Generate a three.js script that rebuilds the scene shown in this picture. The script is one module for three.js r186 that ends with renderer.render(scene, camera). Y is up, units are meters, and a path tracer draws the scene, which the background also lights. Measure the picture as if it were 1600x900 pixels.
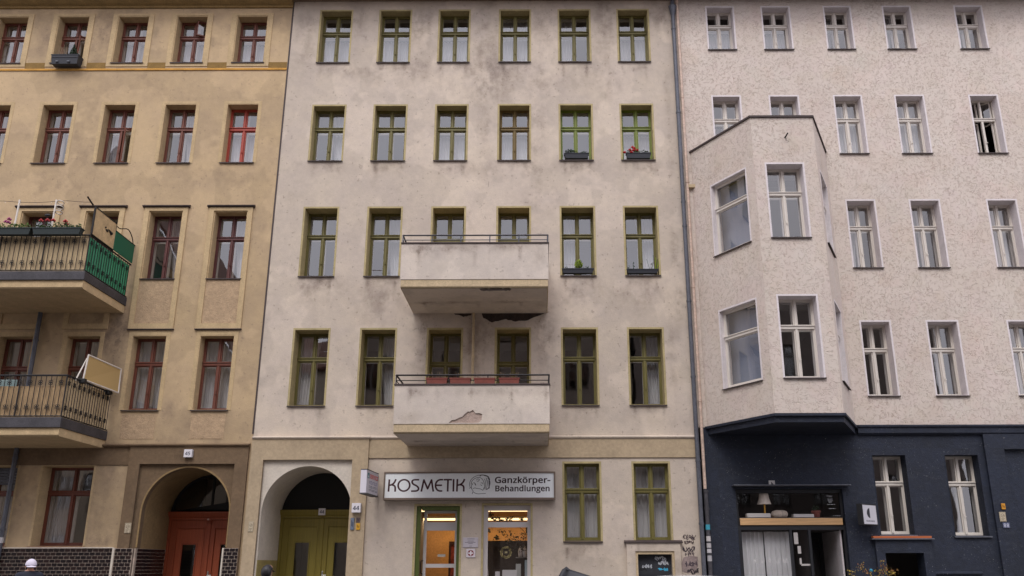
import * as THREE from 'three';
import { mergeGeometries } from 'three/addons/utils/BufferGeometryUtils.js';
import { RoundedBoxGeometry } from 'three/addons/geometries/RoundedBoxGeometry.js';
import { MarchingCubes } from 'three/addons/objects/MarchingCubes.js';
import { RectAreaLightUniformsLib } from 'three/addons/lights/RectAreaLightUniformsLib.js';

// ---------------------------------------------------------------- camera, sky, sun, exposure
const scene = new THREE.Scene();
const CAM = { h: 1.65, d: 22, f: 1372, cx: 840, cy: 450, pitch: 0.3059275, yaw: 0.0020334, roll: -0.0022006 };
const camera = new THREE.PerspectiveCamera(2 * Math.atan(450 / CAM.f) * 180 / Math.PI, 16 / 9, 0.1, 400);
camera.rotation.order = 'YXZ';
camera.rotation.set(CAM.pitch, CAM.yaw, CAM.roll);
camera.position.set(0, CAM.h, CAM.d);
camera.setViewOffset(1600, 900, 800 - CAM.cx, 0, 1600, 900);
const renderer = new THREE.WebGLRenderer();
renderer.toneMapping = THREE.LinearToneMapping;
renderer.toneMappingExposure = 1.72;
renderer.shadowMap.enabled = true;
RectAreaLightUniformsLib.init();

// ---- noise
const lat = new Float32Array(65536);
{ let a = 12345; for (let i = 0; i < 65536; i++) { a = (a * 1664525 + 1013904223) >>> 0; lat[i] = a / 4294967296; } }
function rng(s) { let a = s >>> 0; return () => { a = (a + 0x6D2B79F5) >>> 0; let t = Math.imul(a ^ (a >>> 15), 1 | a); t = (t + Math.imul(t ^ (t >>> 7), 61 | t)) ^ t; return ((t ^ (t >>> 14)) >>> 0) / 4294967296; }; }
function vn(x, y) {
  const xi = Math.floor(x), yi = Math.floor(y); let fx = x - xi, fy = y - yi;
  fx = fx * fx * (3 - 2 * fx); fy = fy * fy * (3 - 2 * fy);
  const a = xi & 255, b = (xi + 1) & 255, c = (yi & 255) << 8, d = ((yi + 1) & 255) << 8;
  const p = lat[a + c], q = lat[b + c], r = lat[a + d], s = lat[b + d];
  return p + (q - p) * fx + (r - p) * fy + (p - q - r + s) * fx * fy;
}
function fbm(x, y, o) { let s = 0, w = .5, t = 0; for (let i = 0; i < o; i++) { s += w * vn(x, y); t += w; w *= .55; x = x * 2.03 + 17.3; y = y * 2.03 + 9.1; } return s / t; }
const ss = (a, b, x) => { const t = Math.min(1, Math.max(0, (x - a) / (b - a))); return t * t * (3 - 2 * t); };

// ---- overcast sky
{
  const w = 512, h = 256, data = new Float32Array(w * h * 4);
  for (let j = 0; j < h; j++) {
    const el = (j / (h - 1) - .5) * Math.PI, up = Math.sin(el);
    for (let i = 0; i < w; i++) {
      const az = i / w * 2 * Math.PI;
      const cx = Math.cos(az) * Math.cos(el) / (Math.max(up, 0) + .35), cz = Math.sin(az) * Math.cos(el) / (Math.max(up, 0) + .35);
      const c = fbm(cx * 1.6 + 40, cz * 1.6 + 40, 5) - .5;
      let L = up > 0 ? (.80 + .24 * up) * (1 + .5 * c) : .30;
      const k = (j * w + i) * 4;
      data[k] = L * (.975 - .1 * c); data[k + 1] = L * (.955 - .04 * c); data[k + 2] = L * 1.06; data[k + 3] = 1;
    }
  }
  const sky = new THREE.DataTexture(data, w, h, THREE.RGBAFormat, THREE.FloatType);
  sky.mapping = THREE.EquirectangularReflectionMapping; sky.magFilter = THREE.LinearFilter; sky.wrapS = THREE.RepeatWrapping; sky.needsUpdate = true;
  scene.background = sky; scene.environment = sky;
}
const sun = new THREE.DirectionalLight(new THREE.Color(1, .965, .91), 0.8);
sun.position.set(-5, 34, 22); sun.target.position.set(0, 6, 0);
sun.castShadow = true; sun.shadow.radius = 45; sun.shadow.mapSize.set(2048, 2048);
Object.assign(sun.shadow.camera, { left: -32, right: 32, top: 32, bottom: -32, near: 1, far: 120 });
scene.add(sun, sun.target);

// a photo pixel (1600 x 900) gives a direction; the distance comes from the wall plane z it lies on
const eul = new THREE.Euler(CAM.pitch, CAM.yaw, CAM.roll, 'YXZ');
function W(u, v, z = 0) {
  const d = new THREE.Vector3((u - CAM.cx) / CAM.f, -(v - CAM.cy) / CAM.f, -1).applyEuler(eul);
  const t = (CAM.d - z) / -d.z; return { x: d.x * t, y: CAM.h + d.y * t };
}
const X = (u, v, z) => W(u, v, z).x, Y = (u, v, z) => W(u, v, z).y;

// ---------------------------------------------------------------- helpers
const taken = new Map();
function numbered(n) { const k = taken.get(n) || 0; taken.set(n, k + 1); return k ? `${n}_${String(k).padStart(3, '0')}` : n; }
function shade(o) { o.castShadow = true; o.receiveShadow = true; return o; }
function mesh(name, geo, mat, parent, label) {
  const m = shade(new THREE.Mesh(geo, mat)); m.name = name; if (label) m.userData.label = label;
  if (parent) parent.add(m); return m;
}
function tag(o, name, label, category, group) {
  o.name = numbered(name); o.userData = { label, category }; if (group) o.userData.group = group; scene.add(o); return o;
}
const thing = (name, label, category, group) => tag(new THREE.Group(), name, label, category, group);
const solo = (name, geo, mat, label, category, group) => tag(shade(new THREE.Mesh(geo, mat)), name, label, category, group);
function struct(name, geo, mat) { const m = mesh(name, geo, mat, scene); m.userData.kind = 'structure'; return m; }
function flat(g) { return g.index ? g.toNonIndexed() : g; }
function planarUV(g) {
  g = flat(g); g.computeVertexNormals();
  const p = g.attributes.position, n = p.count, uv = new Float32Array(n * 2), a = new THREE.Vector3(), b = new THREE.Vector3(), c = new THREE.Vector3();
  for (let i = 0; i < n; i += 3) {
    a.fromBufferAttribute(p, i); b.fromBufferAttribute(p, i + 1).sub(a); c.fromBufferAttribute(p, i + 2).sub(a); b.cross(c);
    const ax = Math.abs(b.x), ay = Math.abs(b.y), az = Math.abs(b.z);
    for (let k = i; k < i + 3; k++) {
      const x = p.getX(k), y = p.getY(k), z = p.getZ(k);
      if (az >= ax && az >= ay) { uv[2 * k] = x; uv[2 * k + 1] = y; } else if (ax >= ay) { uv[2 * k] = z + x; uv[2 * k + 1] = y; } else { uv[2 * k] = x; uv[2 * k + 1] = z + y; }
    }
  }
  g.setAttribute('uv', new THREE.BufferAttribute(uv, 2)); return g;
}
function merge(list) {
  return mergeGeometries(list.map(g => { const f = flat(g); for (const k of Object.keys(f.attributes)) if (!['position', 'normal', 'uv'].includes(k)) f.deleteAttribute(k); return f; }));
}
const box = (x0, x1, y0, y1, z0, z1) => planarUV(new THREE.BoxGeometry(x1 - x0, y1 - y0, z1 - z0).translate((x0 + x1) / 2, (y0 + y1) / 2, (z0 + z1) / 2));
const bbox = (x0, x1, y0, y1, z0, z1, r = .012) => planarUV(new RoundedBoxGeometry(x1 - x0, y1 - y0, z1 - z0, 1, r).translate((x0 + x1) / 2, (y0 + y1) / 2, (z0 + z1) / 2));
function rectPath(P, x0, x1, y0, y1) { P.moveTo(x0, y0); P.lineTo(x1, y0); P.lineTo(x1, y1); P.lineTo(x0, y1); P.closePath(); return P; }
function archPath(P, x0, x1, y0, apex, ry = (x1 - x0) / 2) {
  const r = (x1 - x0) / 2; P.moveTo(x0, y0); P.lineTo(x1, y0); P.lineTo(x1, apex - ry);
  P.absellipse((x0 + x1) / 2, apex - ry, r, ry, 0, Math.PI, false); P.lineTo(x0, y0); return P;
}
function ext(shape, z0, z1, cs = 24) { return planarUV(new THREE.ExtrudeGeometry(shape, { depth: z1 - z0, bevelEnabled: false, curveSegments: cs }).translate(0, 0, z0)); }
function poly(pts) { const s = new THREE.Shape(); pts.forEach((p, i) => i ? s.lineTo(...p) : s.moveTo(...p)); s.closePath(); return s; }
function ring(ox0, ox1, oy0, oy1, x0, x1, y0, y1, z0, z1) { const s = rectPath(new THREE.Shape(), ox0, ox1, oy0, oy1); s.holes.push(rectPath(new THREE.Path(), x0, x1, y0, y1)); return ext(s, z0, z1); }
function tube(pts, r, seg = 24, rad = 8) { return new THREE.TubeGeometry(new THREE.CatmullRomCurve3(pts.map(p => new THREE.Vector3(...p))), seg, r, rad); }
function bar(a, b, r, rad = 8) {
  const A = new THREE.Vector3(...a), B = new THREE.Vector3(...b), d = B.clone().sub(A);
  const g = new THREE.CylinderGeometry(r, r, d.length(), rad); g.applyQuaternion(new THREE.Quaternion().setFromUnitVectors(new THREE.Vector3(0, 1, 0), d.normalize())); return g.translate((a[0] + b[0]) / 2, (a[1] + b[1]) / 2, (a[2] + b[2]) / 2);
}
function profile(pts, x0, x1) {   // (z, y) section run along x
  const g = new THREE.ExtrudeGeometry(poly(pts), { depth: x1 - x0, bevelEnabled: false });
  return planarUV(g.rotateY(-Math.PI / 2).translate(x1, 0, 0).scale(1, 1, 1));
}

// ---------------------------------------------------------------- textures
const enc = new Uint8Array(256).map((_, i) => i);
function dataTex(w, h, fn, srgb = true) {
  const d = new Uint8Array(w * h * 4);
  for (let j = 0; j < h; j++) for (let i = 0; i < w; i++) { const c = fn(i, j), k = (j * w + i) * 4; d[k] = c[0]; d[k + 1] = c[1]; d[k + 2] = c[2]; d[k + 3] = 255; }
  const t = new THREE.DataTexture(d, w, h); t.magFilter = THREE.LinearFilter; t.minFilter = THREE.LinearMipmapLinearFilter; t.generateMipmaps = true;
  t.wrapS = t.wrapT = THREE.RepeatWrapping; if (srgb) t.colorSpace = THREE.SRGBColorSpace; t.needsUpdate = true; return t;
}
const cl = v => v < 0 ? 0 : v > 255 ? 255 : v;
// render coat of a house front: large repaint patches, mottling, grain, and grime where the photograph shows it
function facadeTex(x0, x1, y0, y1, w, h, base, dirt, blobs, o = {}) {
  const out = [0, 0, 0], gx = (x1 - x0) / w, gy = (y1 - y0) / h, seed = o.seed || 0, pv = o.patch ?? 1;
  const bl = blobs.map(b => { const p = W(b[0], b[1], o.z || 0); const q = W(b[0] + b[2], b[1] + b[3], o.z || 0); return [p.x, p.y, 1 / Math.abs(q.x - p.x), 1 / Math.abs(q.y - p.y), b[4]]; });
  const t = dataTex(w, h, (i, j) => {
    const x = x0 + i * gx, y = y0 + j * gy;
    const big = fbm(x * .35 + seed, y * .45 + seed * 2, 3) - .5, mid = fbm(x * 1.7 + 31 + seed, y * 1.9 + 7, 4) - .5, fine = fbm(x * 9 + 3, y * 9 + seed, 3) - .5;
    const grain = lat[(i * 7 + j * 131 + ((i * j) >> 3)) & 65535] - .5;
    const edge = ss(-.03, .03, fbm(x * .9 + 80 + seed, y * .8 + 60, 4) - .52) - .5;
    let m = 1 + pv * (.10 * big + .13 * mid + .07 * edge) + .06 * fine + .05 * grain, g = 0;
    for (const b of bl) { const dx = (x - b[0]) * b[2], dy = (y - b[1]) * b[3], r = dx * dx + dy * dy; if (r < 4) g += b[4] * Math.exp(-r); }
    const mot = fbm(x * 3.1 + 11, y * 2.6 + 5 + seed, 5), run = fbm(x * 7 + 3, y * .9 + 40, 3);
    g = g * .62 * ss(.30, .72, mot * .55 + run * .2 + .25 * fbm(x * 11 + 2, y * 11 + 6, 3) + grain * .14) + (o.speck ?? .5) * ss(.63, .78, mot + grain * .12) * .22;
    g += ss(.80, .86, fbm(x * 16 + 90, y * 16 + 20, 2)) * .25;
    g += g * .5 * ss(.66, .8, vn(x * 34 + 7, y * 34 + 3)) * (.5 + grain); g = Math.min(g, .9);
    for (let k = 0; k < 3; k++) out[k] = cl((base[k] * (1 - g) + dirt[k] * g) * (k === 2 ? m - .05 * pv * mid : m));
    return out;
  });
  t.repeat.set(1 / (x1 - x0), 1 / (y1 - y0)); t.offset.set(-x0 / (x1 - x0), -y0 / (y1 - y0)); return t;
}
function metric(t, sx, sy = sx) { t.repeat.set(1 / sx, 1 / sy); return t; }
function wrapN(fn, n) { return fn; }
const plasterBump = metric(dataTex(1024, 1024, (i, j) => { const x = i / 1024 * 256, y = j / 1024 * 256; const v = 150 * (.55 * vn(x, y) + .45 * fbm(x * .25, y * .25, 3)) + 60 * vn(x * .0625 * 2, y * .0625 * 2) + 25 * lat[(i * 31 + j * 977) & 65535]; return [v, v, v]; }, false), 2.6);
const grainTex = (c, amp, s = 1.3, seed = 0) => metric(dataTex(512, 512, (i, j) => { const m = 1 + amp * (fbm(i / 512 * 64 + seed, j / 512 * 64, 4) - .5) + amp * .8 * (fbm(i / 512 * 8 + seed, j / 512 * 8, 3) - .5) + amp * .35 * (lat[(i * 13 + j * 517) & 65535] - .5); return c.map(v => cl(v * m)); }), s);
const plankTex = (c, amp, s = .5) => metric(dataTex(512, 256, (i, j) => { const m = 1 + amp * (fbm(i / 512 * 4, j / 256 * 40, 4) - .5) + amp * .4 * (lat[(i * 13 + j * 517) & 65535] - .5); return c.map(v => cl(v * m)); }), s * 3, s);
const woodTex = (c, amp, s = .6) => metric(dataTex(256, 512, (i, j) => { const m = 1 + amp * (fbm(i / 256 * 48, j / 512 * 4, 4) - .5) + amp * .5 * (lat[(i * 13 + j * 517) & 65535] - .5); return c.map(v => cl(v * m)); }), s, s * 3);

const std = (c, o = {}) => { const m = new THREE.MeshStandardMaterial({ roughness: .85, ...o }); if (Array.isArray(c)) m.color.setRGB(c[0] / 255, c[1] / 255, c[2] / 255, THREE.SRGBColorSpace); else if (c) m.map = c; return m; };
const plaster = (map, bs = .006, o = {}) => std(map, { bumpMap: plasterBump, bumpScale: bs, roughness: .93, ...o });
const M = {};
M.glass = [0, 1, 2].map(k => {
  const t = metric(dataTex(128, 128, (i, j) => { const v = 255 * fbm(i / 128 * 4 + k * 9, j / 128 * 4, 2); return [v, v, v]; }, false), 1.6);
  return new THREE.MeshPhysicalMaterial({ color: 0xffffff, transmission: 1, thickness: 0, roughness: .015, ior: 2.3, bumpMap: t, bumpScale: .0006 });
});
M.plainGlass = new THREE.MeshPhysicalMaterial({ color: 0xffffff, transmission: 1, thickness: 0, roughness: .01, ior: 1.52 });
M.ink = std([30, 22, 22]); M.black = std([18, 18, 20], { roughness: .6 });
M.iron = std([34, 31, 32], { roughness: .6, metalness: .3 });
M.zinc = std(grainTex([92, 94, 102], .35, .9), { roughness: .55, metalness: .35 });
M.zincDark = std(grainTex([70, 68, 72], .4, .9, 4), { roughness: .6, metalness: .3 });
M.sillDark = std(grainTex([64, 52, 50], .4, .7, 2), { roughness: .7 });
M.inner = std([205, 200, 194], { roughness: .6 });
M.room = std([112, 104, 98]); M.ceil = std([140, 136, 130]); M.roomFloor = std([90, 66, 46]);
M.net = new THREE.MeshPhysicalMaterial({ color: new THREE.Color(.80, .79, .80), transmission: .35, thickness: 0, roughness: 1, side: THREE.DoubleSide });
M.drape = new THREE.MeshPhysicalMaterial({ color: new THREE.Color(.62, .60, .58), transmission: .15, thickness: 0, roughness: 1, side: THREE.DoubleSide });
M.olive = std(woodTex([108, 100, 50], .25), { roughness: .5 });
M.oliveNew = std(woodTex([114, 126, 44], .2), { roughness: .45 });
M.oliveOld = std(woodTex([112, 92, 48], .5), { roughness: .6 });
M.oliveBand = plaster(grainTex([172, 157, 116], .2, 1.3, 6), .003);
M.brown = std(woodTex([110, 60, 44], .35), { roughness: .5 });
M.red = std(woodTex([168, 66, 48], .25), { roughness: .45 });
M.maroon = std(woodTex([88, 44, 40], .35), { roughness: .5 });
M.white = std([216, 208, 198], { roughness: .5 });
M.lilac = plaster(grainTex([216, 208, 208], .1, 1.3, 9), .002);
M.tanBand = plaster(grainTex([188, 164, 126], .16, 1.3, 8), .003);
M.roof = std([96, 62, 50]);
M.leaf = [[58, 84, 36], [84, 110, 46], [40, 62, 34]].map(c => { const m = new THREE.MeshPhysicalMaterial({ transmission: .3, thickness: 0, roughness: .9, side: THREE.DoubleSide }); m.color.setRGB(c[0] / 255, c[1] / 255, c[2] / 255, THREE.SRGBColorSpace); return m; });
M.leafDark = M.leaf[2];
const leafMat = c => { const m = new THREE.MeshPhysicalMaterial({ transmission: .3, thickness: 0, roughness: .9, side: THREE.DoubleSide }); m.color.setRGB(c[0] / 255, c[1] / 255, c[2] / 255, THREE.SRGBColorSpace); return m; };

// boundaries of the three fronts
const XA = -16.4, XB = -7.15, XC = 3.95, XE = 16.5;
const Cpx = [[1, 1, 504.3, 548.7, 17.5, 495, 544, 98], [1, 2, 596.7, 641, 17, 591.7, 637.7, 97.3], [1, 3, 688, 732.7, 16.7, 685, 731.7, 97], [1, 4, 782, 827.3, 16.7, 781.3, 827, 97], [1, 5, 874.7, 920, 17, 874.7, 921.3, 97], [1, 6, 965.7, 1010.3, 17, 968.3, 1014, 97.7],
  [2, 1, 492.3, 537.7, 166, 484, 532.7, 252], [2, 2, 587.3, 634.3, 165.3, 581.7, 630, 252.3], [2, 3, 683.3, 729, 165, 679.3, 728.3, 250.7], [2, 4, 780.7, 827, 165, 779.3, 827.3, 250.3], [2, 5, 877, 923.3, 164.7, 877.7, 926, 250.3], [2, 6, 971, 1017, 164.3, 973.7, 1022, 249.7],
  [3, 1, 477.2, 527.6, 326.2, 467.7, 520.7, 432.7], [3, 2, 577, 626.8, 325.2, 569, 623, 432.7], [3, 5, 877.1, 926.7, 324, 878.3, 929.6, 429.3], [3, 6, 976, 1025.4, 324, 979.5, 1031.3, 429.8],
  [4, 1, 461.1, 514.6, 516.4, 450.1, 505.6, 635.6], [4, 2, 565, 617.3, 515.6, 557, 613.4, 634.4], [4, 5, 879, 931.4, 514.2, 879.5, 935.5, 632.5], [4, 6, 983, 1034.7, 513.2, 986.8, 1041.8, 631.5],
  [5, 5, 880.2, 935.6, 724.9, 881, 938.3, 847.8], [5, 6, 988.2, 1044, 723.3, 991.6, 1046.8, 844]];
const sillRuns = Cpx.flatMap(([r, c, a, b, t, d, e, y], i) => [[d + 5, y + 11, 3, 13, .55 + .25 * ((i * 7) % 3) / 2], [e - 5, y + 10, 3, 11, .45 + .3 * ((i * 5) % 3) / 2], [(d + e) / 2 + 4, y + 8, 17, 6, .4]]);
const TL = facadeTex(XA, XB, 0, 18.5, 1024, 2048, [184, 160, 127], [116, 99, 84],
  [[140, 50, 60, 40, .55], [330, 60, 30, 40, .35], [60, 50, 50, 40, .4], [130, 210, 14, 60, .5], [230, 130, 60, 30, .35], [350, 270, 60, 20, .45], [70, 290, 60, 26, .4], [190, 60, 40, 40, .5], [420, 40, 20, 40, .35],
   [180, 520, 26, 60, 1.1], [240, 640, 60, 40, .4], [215, 665, 26, 22, .95], [325, 665, 30, 22, .9], [90, 515, 60, 20, .6], [100, 720, 120, 22, .9], [150, 800, 20, 60, .6], [30, 790, 26, 60, .6], [160, 845, 34, 14, .9]], { seed: 3, patch: .8 });
const TC = facadeTex(XB, XC, 0, 18.5, 1280, 2048, [196, 182, 167], [112, 98, 88],
  [[650, 40, 34, 34, .75], [560, 34, 14, 40, .5], [756, 70, 26, 70, .6], [850, 40, 20, 50, .55], [945, 30, 20, 50, .8], [1035, 22, 26, 30, .8], [480, 60, 20, 50, .5], [770, 130, 36, 30, .55], [840, 120, 60, 26, .4], [660, 110, 60, 20, .4], [560, 110, 60, 16, .35],
   [840, 200, 14, 50, .55], [760, 210, 14, 50, .5], [800, 264, 40, 14, .85], [700, 262, 30, 12, .6], [605, 262, 30, 10, .5], [510, 262, 30, 10, .4], [900, 262, 36, 12, .5], [1000, 262, 30, 12, .5], [1045, 200, 10, 80, .5], [950, 130, 30, 30, .45],
   [500, 452, 30, 24, .75], [592, 468, 32, 30, .6], [840, 310, 30, 20, .5], [900, 455, 34, 26, .65], [1005, 460, 34, 26, .6], [1055, 400, 10, 50, .75], [1062, 470, 10, 40, .6], [660, 520, 14, 40, .95], [850, 520, 18, 40, .95], [750, 530, 34, 44, .8], [655, 570, 10, 30, .6],
   [480, 655, 40, 14, .35], [590, 655, 30, 16, .4], [900, 655, 40, 20, .35], [1010, 655, 40, 18, .3], [1050, 560, 10, 60, .4], [740, 705, 120, 10, .5], [900, 870, 60, 24, .35], [1055, 880, 30, 20, .6], [585, 800, 20, 50, .35], [740, 790, 100, 10, .45], ...sillRuns], { seed: 11, patch: .7, speck: .3 });
M.wallL = plaster(TL, .007); M.wallC = plaster(TC, .006);
// scratched render of the right-hand front: every stroke is a groove, with dirt lodged in some
function strokesTex() {
  const w = 2048, h = 2048, x0 = XC, x1 = XE, y0 = 4.3, y1 = 18.3, sx = w / (x1 - x0), sy = h / (y1 - y0);
  const mk = () => { const c = document.createElement('canvas'); c.width = w; c.height = h; return [c, c.getContext('2d')]; };
  const [cc, c] = mk(), [bc, b] = mk(); const r = rng(77);
  c.fillStyle = 'rgb(206,193,182)'; c.fillRect(0, 0, w, h); b.fillStyle = 'rgb(150,150,150)'; b.fillRect(0, 0, w, h);
  for (let i = 0; i < 1800; i++) { const x = r() * w, y = r() * h, q = 10 + r() * 60, t = r(); c.fillStyle = t < .5 ? `rgba(190,172,158,${.05 + .07 * r()})` : `rgba(220,206,196,${.05 + .07 * r()})`; c.beginPath(); c.ellipse(x, y, q, q * (.4 + r()), r() * 3, 0, 7); c.fill(); }
  const stroke = (ctx, x, y, a, k, L, wd, col) => { ctx.strokeStyle = col; ctx.lineWidth = wd; ctx.lineCap = 'round'; ctx.beginPath(); let px = x, py = y; ctx.moveTo(px * sx, py * sy); for (let s = 0; s < 4; s++) { px += Math.cos(a) * L / 4; py += Math.sin(a) * L / 4; a += k; ctx.lineTo(px * sx, py * sy); } ctx.stroke(); };
  for (let i = 0; i < 62000; i++) {
    const x = r() * (x1 - x0), y = r() * (y1 - y0), a = r() * 6.3, k = (r() - .5) * 1.1, L = .03 + r() * r() * .085, wd = .7 + r() * .8;
    const d = fbm(x * .8 + 4, y * .8 + 9, 3), q = .10 + .26 * r() + .14 * ss(.5, .75, fbm(x * .45 + 4, y * .3 + 9, 4));
    stroke(b, x + .006, y + .006, a, k, L, wd * 1.6, `rgba(215,215,215,.5)`); stroke(b, x, y, a, k, L, wd * 1.2, `rgba(40,40,40,.8)`);
    stroke(c, x, y, a, k, L, wd, `rgba(${104 + r() * 30},${84 + r() * 22},${66 + r() * 22},${q * .8})`);
  }
  const T = (cv, srgb) => { const t = new THREE.CanvasTexture(cv); t.wrapS = t.wrapT = THREE.RepeatWrapping; if (srgb) t.colorSpace = THREE.SRGBColorSpace; t.repeat.set(1 / (x1 - x0), 1 / (y1 - y0)); t.offset.set(-x0 / (x1 - x0), -y0 / (y1 - y0)); return t; };
  return [T(cc, true), T(bc, false)];
}
{ const [c, b] = strokesTex(); M.wallR = std(c, { bumpMap: b, bumpScale: .026, roughness: .95 }); }
M.navy = std(metric(dataTex(1024, 1024, (i, j) => { const m = 1 + .3 * (fbm(i / 16 + 5, j / 16, 4) - .5) + .35 * (fbm(i / 128, j / 128 + 9, 4) - .5), ch = ss(.845, .875, fbm(i / 3.2 + 60, j / 3.2 + 20, 2)) * ss(.5, .62, vn(i / 90 + 3, j / 90)), d = .16 * ss(.6, .75, fbm(i / 40 + 50, j / 14, 4)); return [25, 32, 48].map((v, k) => cl((v * m) * (1 - ch - d) + [176, 170, 164][k] * ch + [92, 88, 86][k] * d)); }), 4.4), { bumpMap: plasterBump, bumpScale: .012, roughness: .72 });
M.tanBase = plaster(grainTex([174, 155, 128], .15, 3.4, 14), .005);
M.brownBase = plaster(grainTex([112, 92, 70], .2, 3.4, 15), .006);
M.rough = plaster(grainTex([180, 154, 124], .22, .7, 16), .022);
M.archWhite = plaster(grainTex([206, 196, 182], .12, 2, 17), .003);
M.archTan = plaster(grainTex([140, 116, 80], .22, 2, 18), .004);
M.paleGround = M.wallC;

// ---------------------------------------------------------------- windows
const wr = rng(5);
function win(parent, o) {
  const { x0, x1, y0, y1, d = .25, fm, rm, bm = rm, sm = M.sillDark, band = .04, tr = .355, z = 0, cols = 2, simple } = o;
  const fb = -d - .07, zf = -d, yb = y0 + .02, yt = y1 - (y1 - y0) * tr, xm = (x0 + x1) / 2;
  const g = [ring(x0, x1, yb, y1, x0 + .034, x1 - .034, yb + .042, y1 - .034, fb, zf), box(x0 + .02, x1 - .02, yt - .036, yt + .036, fb + .002, zf + .025), bbox(x0 + .012, x1 - .012, yt + .03, yt + .056, zf - .01, zf + .05, .008)];
  if (cols === 2) g.push(bbox(xm - .03, xm + .03, yb + .03, yt - .036, fb + .004, zf + .02, .012), bbox(xm - .027, xm + .027, yt + .036, y1 - .03, fb + .004, zf + .02, .012));
  const w = mesh('window', merge(g), fm, parent);
  const cells = [];
  const xs = cols === 2 ? [[x0 + .034, xm - .027], [xm + .027, x1 - .034]] : [[x0 + .034, x1 - .034]];
  for (const [a, b] of xs) cells.push([a, b, yb + .042, yt - .036, 0], [a, b, yt + .036, y1 - .034, 1]);
  cells.forEach(([a, b, p, q, top], k) => {
    const open = o.open && o.open[k];
    const s = .03;
    const grp = [];
    grp.push(mesh('sash', ring(a + .001, b - .001, p + .001, q - .001, a + s, b - s, p + s + .008, q - s, fb + .012, zf - .012), fm, w));
    const pg = new THREE.PlaneGeometry(b - a - 2 * s + .01, q - p - 2 * s + .01);
    const uv = pg.attributes.uv, ou = wr() * 9, ov = wr() * 9; for (let i = 0; i < uv.count; i++) uv.setXY(i, uv.getX(i) * (b - a) + ou, uv.getY(i) * (q - p) + ov);
    const pane = mesh('pane', pg, M.glass[Math.floor(wr() * 3)], w);
    pane.position.set((a + b) / 2, (p + q) / 2, (fb + zf) / 2); pane.rotation.set((wr() - .5) * .012, (wr() - .5) * .016, 0);
    grp.push(pane);
    if (open) for (const m of grp) {   // casement swung inwards about its outer stile
      const hx = k < 2 ? a : b, sgn = k < 2 ? 1 : -1; m.geometry.applyMatrix4(new THREE.Matrix4().compose(m.position, m.quaternion, new THREE.Vector3(1, 1, 1))); m.position.set(0, 0, 0); m.rotation.set(0, 0, 0);
      m.geometry.translate(-hx, 0, -fb); m.geometry.rotateY(sgn * open); m.geometry.translate(hx, 0, fb);
    }
  });
  if (cols === 2 && !simple) mesh('handle', merge([bbox(xm - .014, xm + .014, yb + (yt - yb) * .34, yb + (yt - yb) * .34 + .11, zf + .018, zf + .034, .005), bbox(xm - .01, xm + .045, yb + (yt - yb) * .36, yb + (yt - yb) * .36 + .02, zf + .034, zf + .05, .005)]), fm, w);
  if (rm) {
    mesh('reveal', merge([ring(x0 - .012, x1 + .012, y0 - .004, y1 + .012, x0, x1, y0 + .012, y1, fb - .02, -.002)]), rm, w);
    if (band) { const s = new THREE.Shape(poly([[x0 - band, y0], [x0 - .0015, y0], [x0 - .0015, y1 + .0015], [x1 + .0015, y1 + .0015], [x1 + .0015, y0], [x1 + band, y0], [x1 + band, y1 + band], [x0 - band, y1 + band]]).getPoints()); mesh('painted_band', ext(s, -.004, .004), bm, w); }
  }
  if (sm) mesh('sill', merge([profile([[-d - .01, y0 + .03], [.05, y0 - .002], [.05, y0 - .03], [.035, y0 - .03], [.035, y0 - .012], [-d - .01, y0 + .014]], x0 - .045, x1 + .045)]), sm, w);
  if (!simple) {
    const iz = -d - .2, ig = [ring(x0 - .02, x1 + .02, y0, y1 + .05, x0 + .05, x1 - .05, y0 + .08, y1 - .06, iz - .04, iz), box(x0, x1, yt - .05, yt + .05, iz - .042, iz + .004)];
    if (cols === 2) ig.push(box(xm - .05, xm + .05, y0 + .05, y1 - .04, iz - .041, iz + .002));
    if (o.inner !== false) mesh('inner_frame', merge(ig), M.inner, w);
  }
  if (o.at) { w.position.set(...o.at); w.rotation.y = o.turn || 0; }
  return w;
}
const hole = (s, x0, x1, y0, y1) => s.holes.push(rectPath(new THREE.Path(), x0, x1, y0, y1));
// wavy hanging cloth
function cloth(x0, x1, y0, y1, z, amp = .03, waves = 9, seed = 1, gather = 0) {
  const n = 56, g = new THREE.PlaneGeometry(1, 1, n, 6), p = g.attributes.position, r = rng(seed), ph = r() * 6, q = r() * .5 + .75;
  for (let i = 0; i < p.count; i++) {
    const u = p.getX(i) + .5, v = p.getY(i) + .5; const k = 1 - gather * Math.pow(1 - v, .8);
    p.setXYZ(i, x0 + (x1 - x0) * (gather > 0 ? u * k : gather < 0 ? 1 - (1 - u) * (1 + gather * Math.pow(1 - v, .8)) : u), y0 + (y1 - y0) * v, z + amp * (Math.sin(u * waves * 6.283 + ph + .5 * Math.sin(v * 3 + ph)) + .5 * Math.sin(u * waves * 6.283 * q * 1.7 + 2)) * (.6 + .4 * (1 - v)));
  }
  g.computeVertexNormals(); return g;
}
const ORD = ['first', 'second', 'third', 'fourth', 'fifth', 'sixth'];
let cseed = 20;
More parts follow.
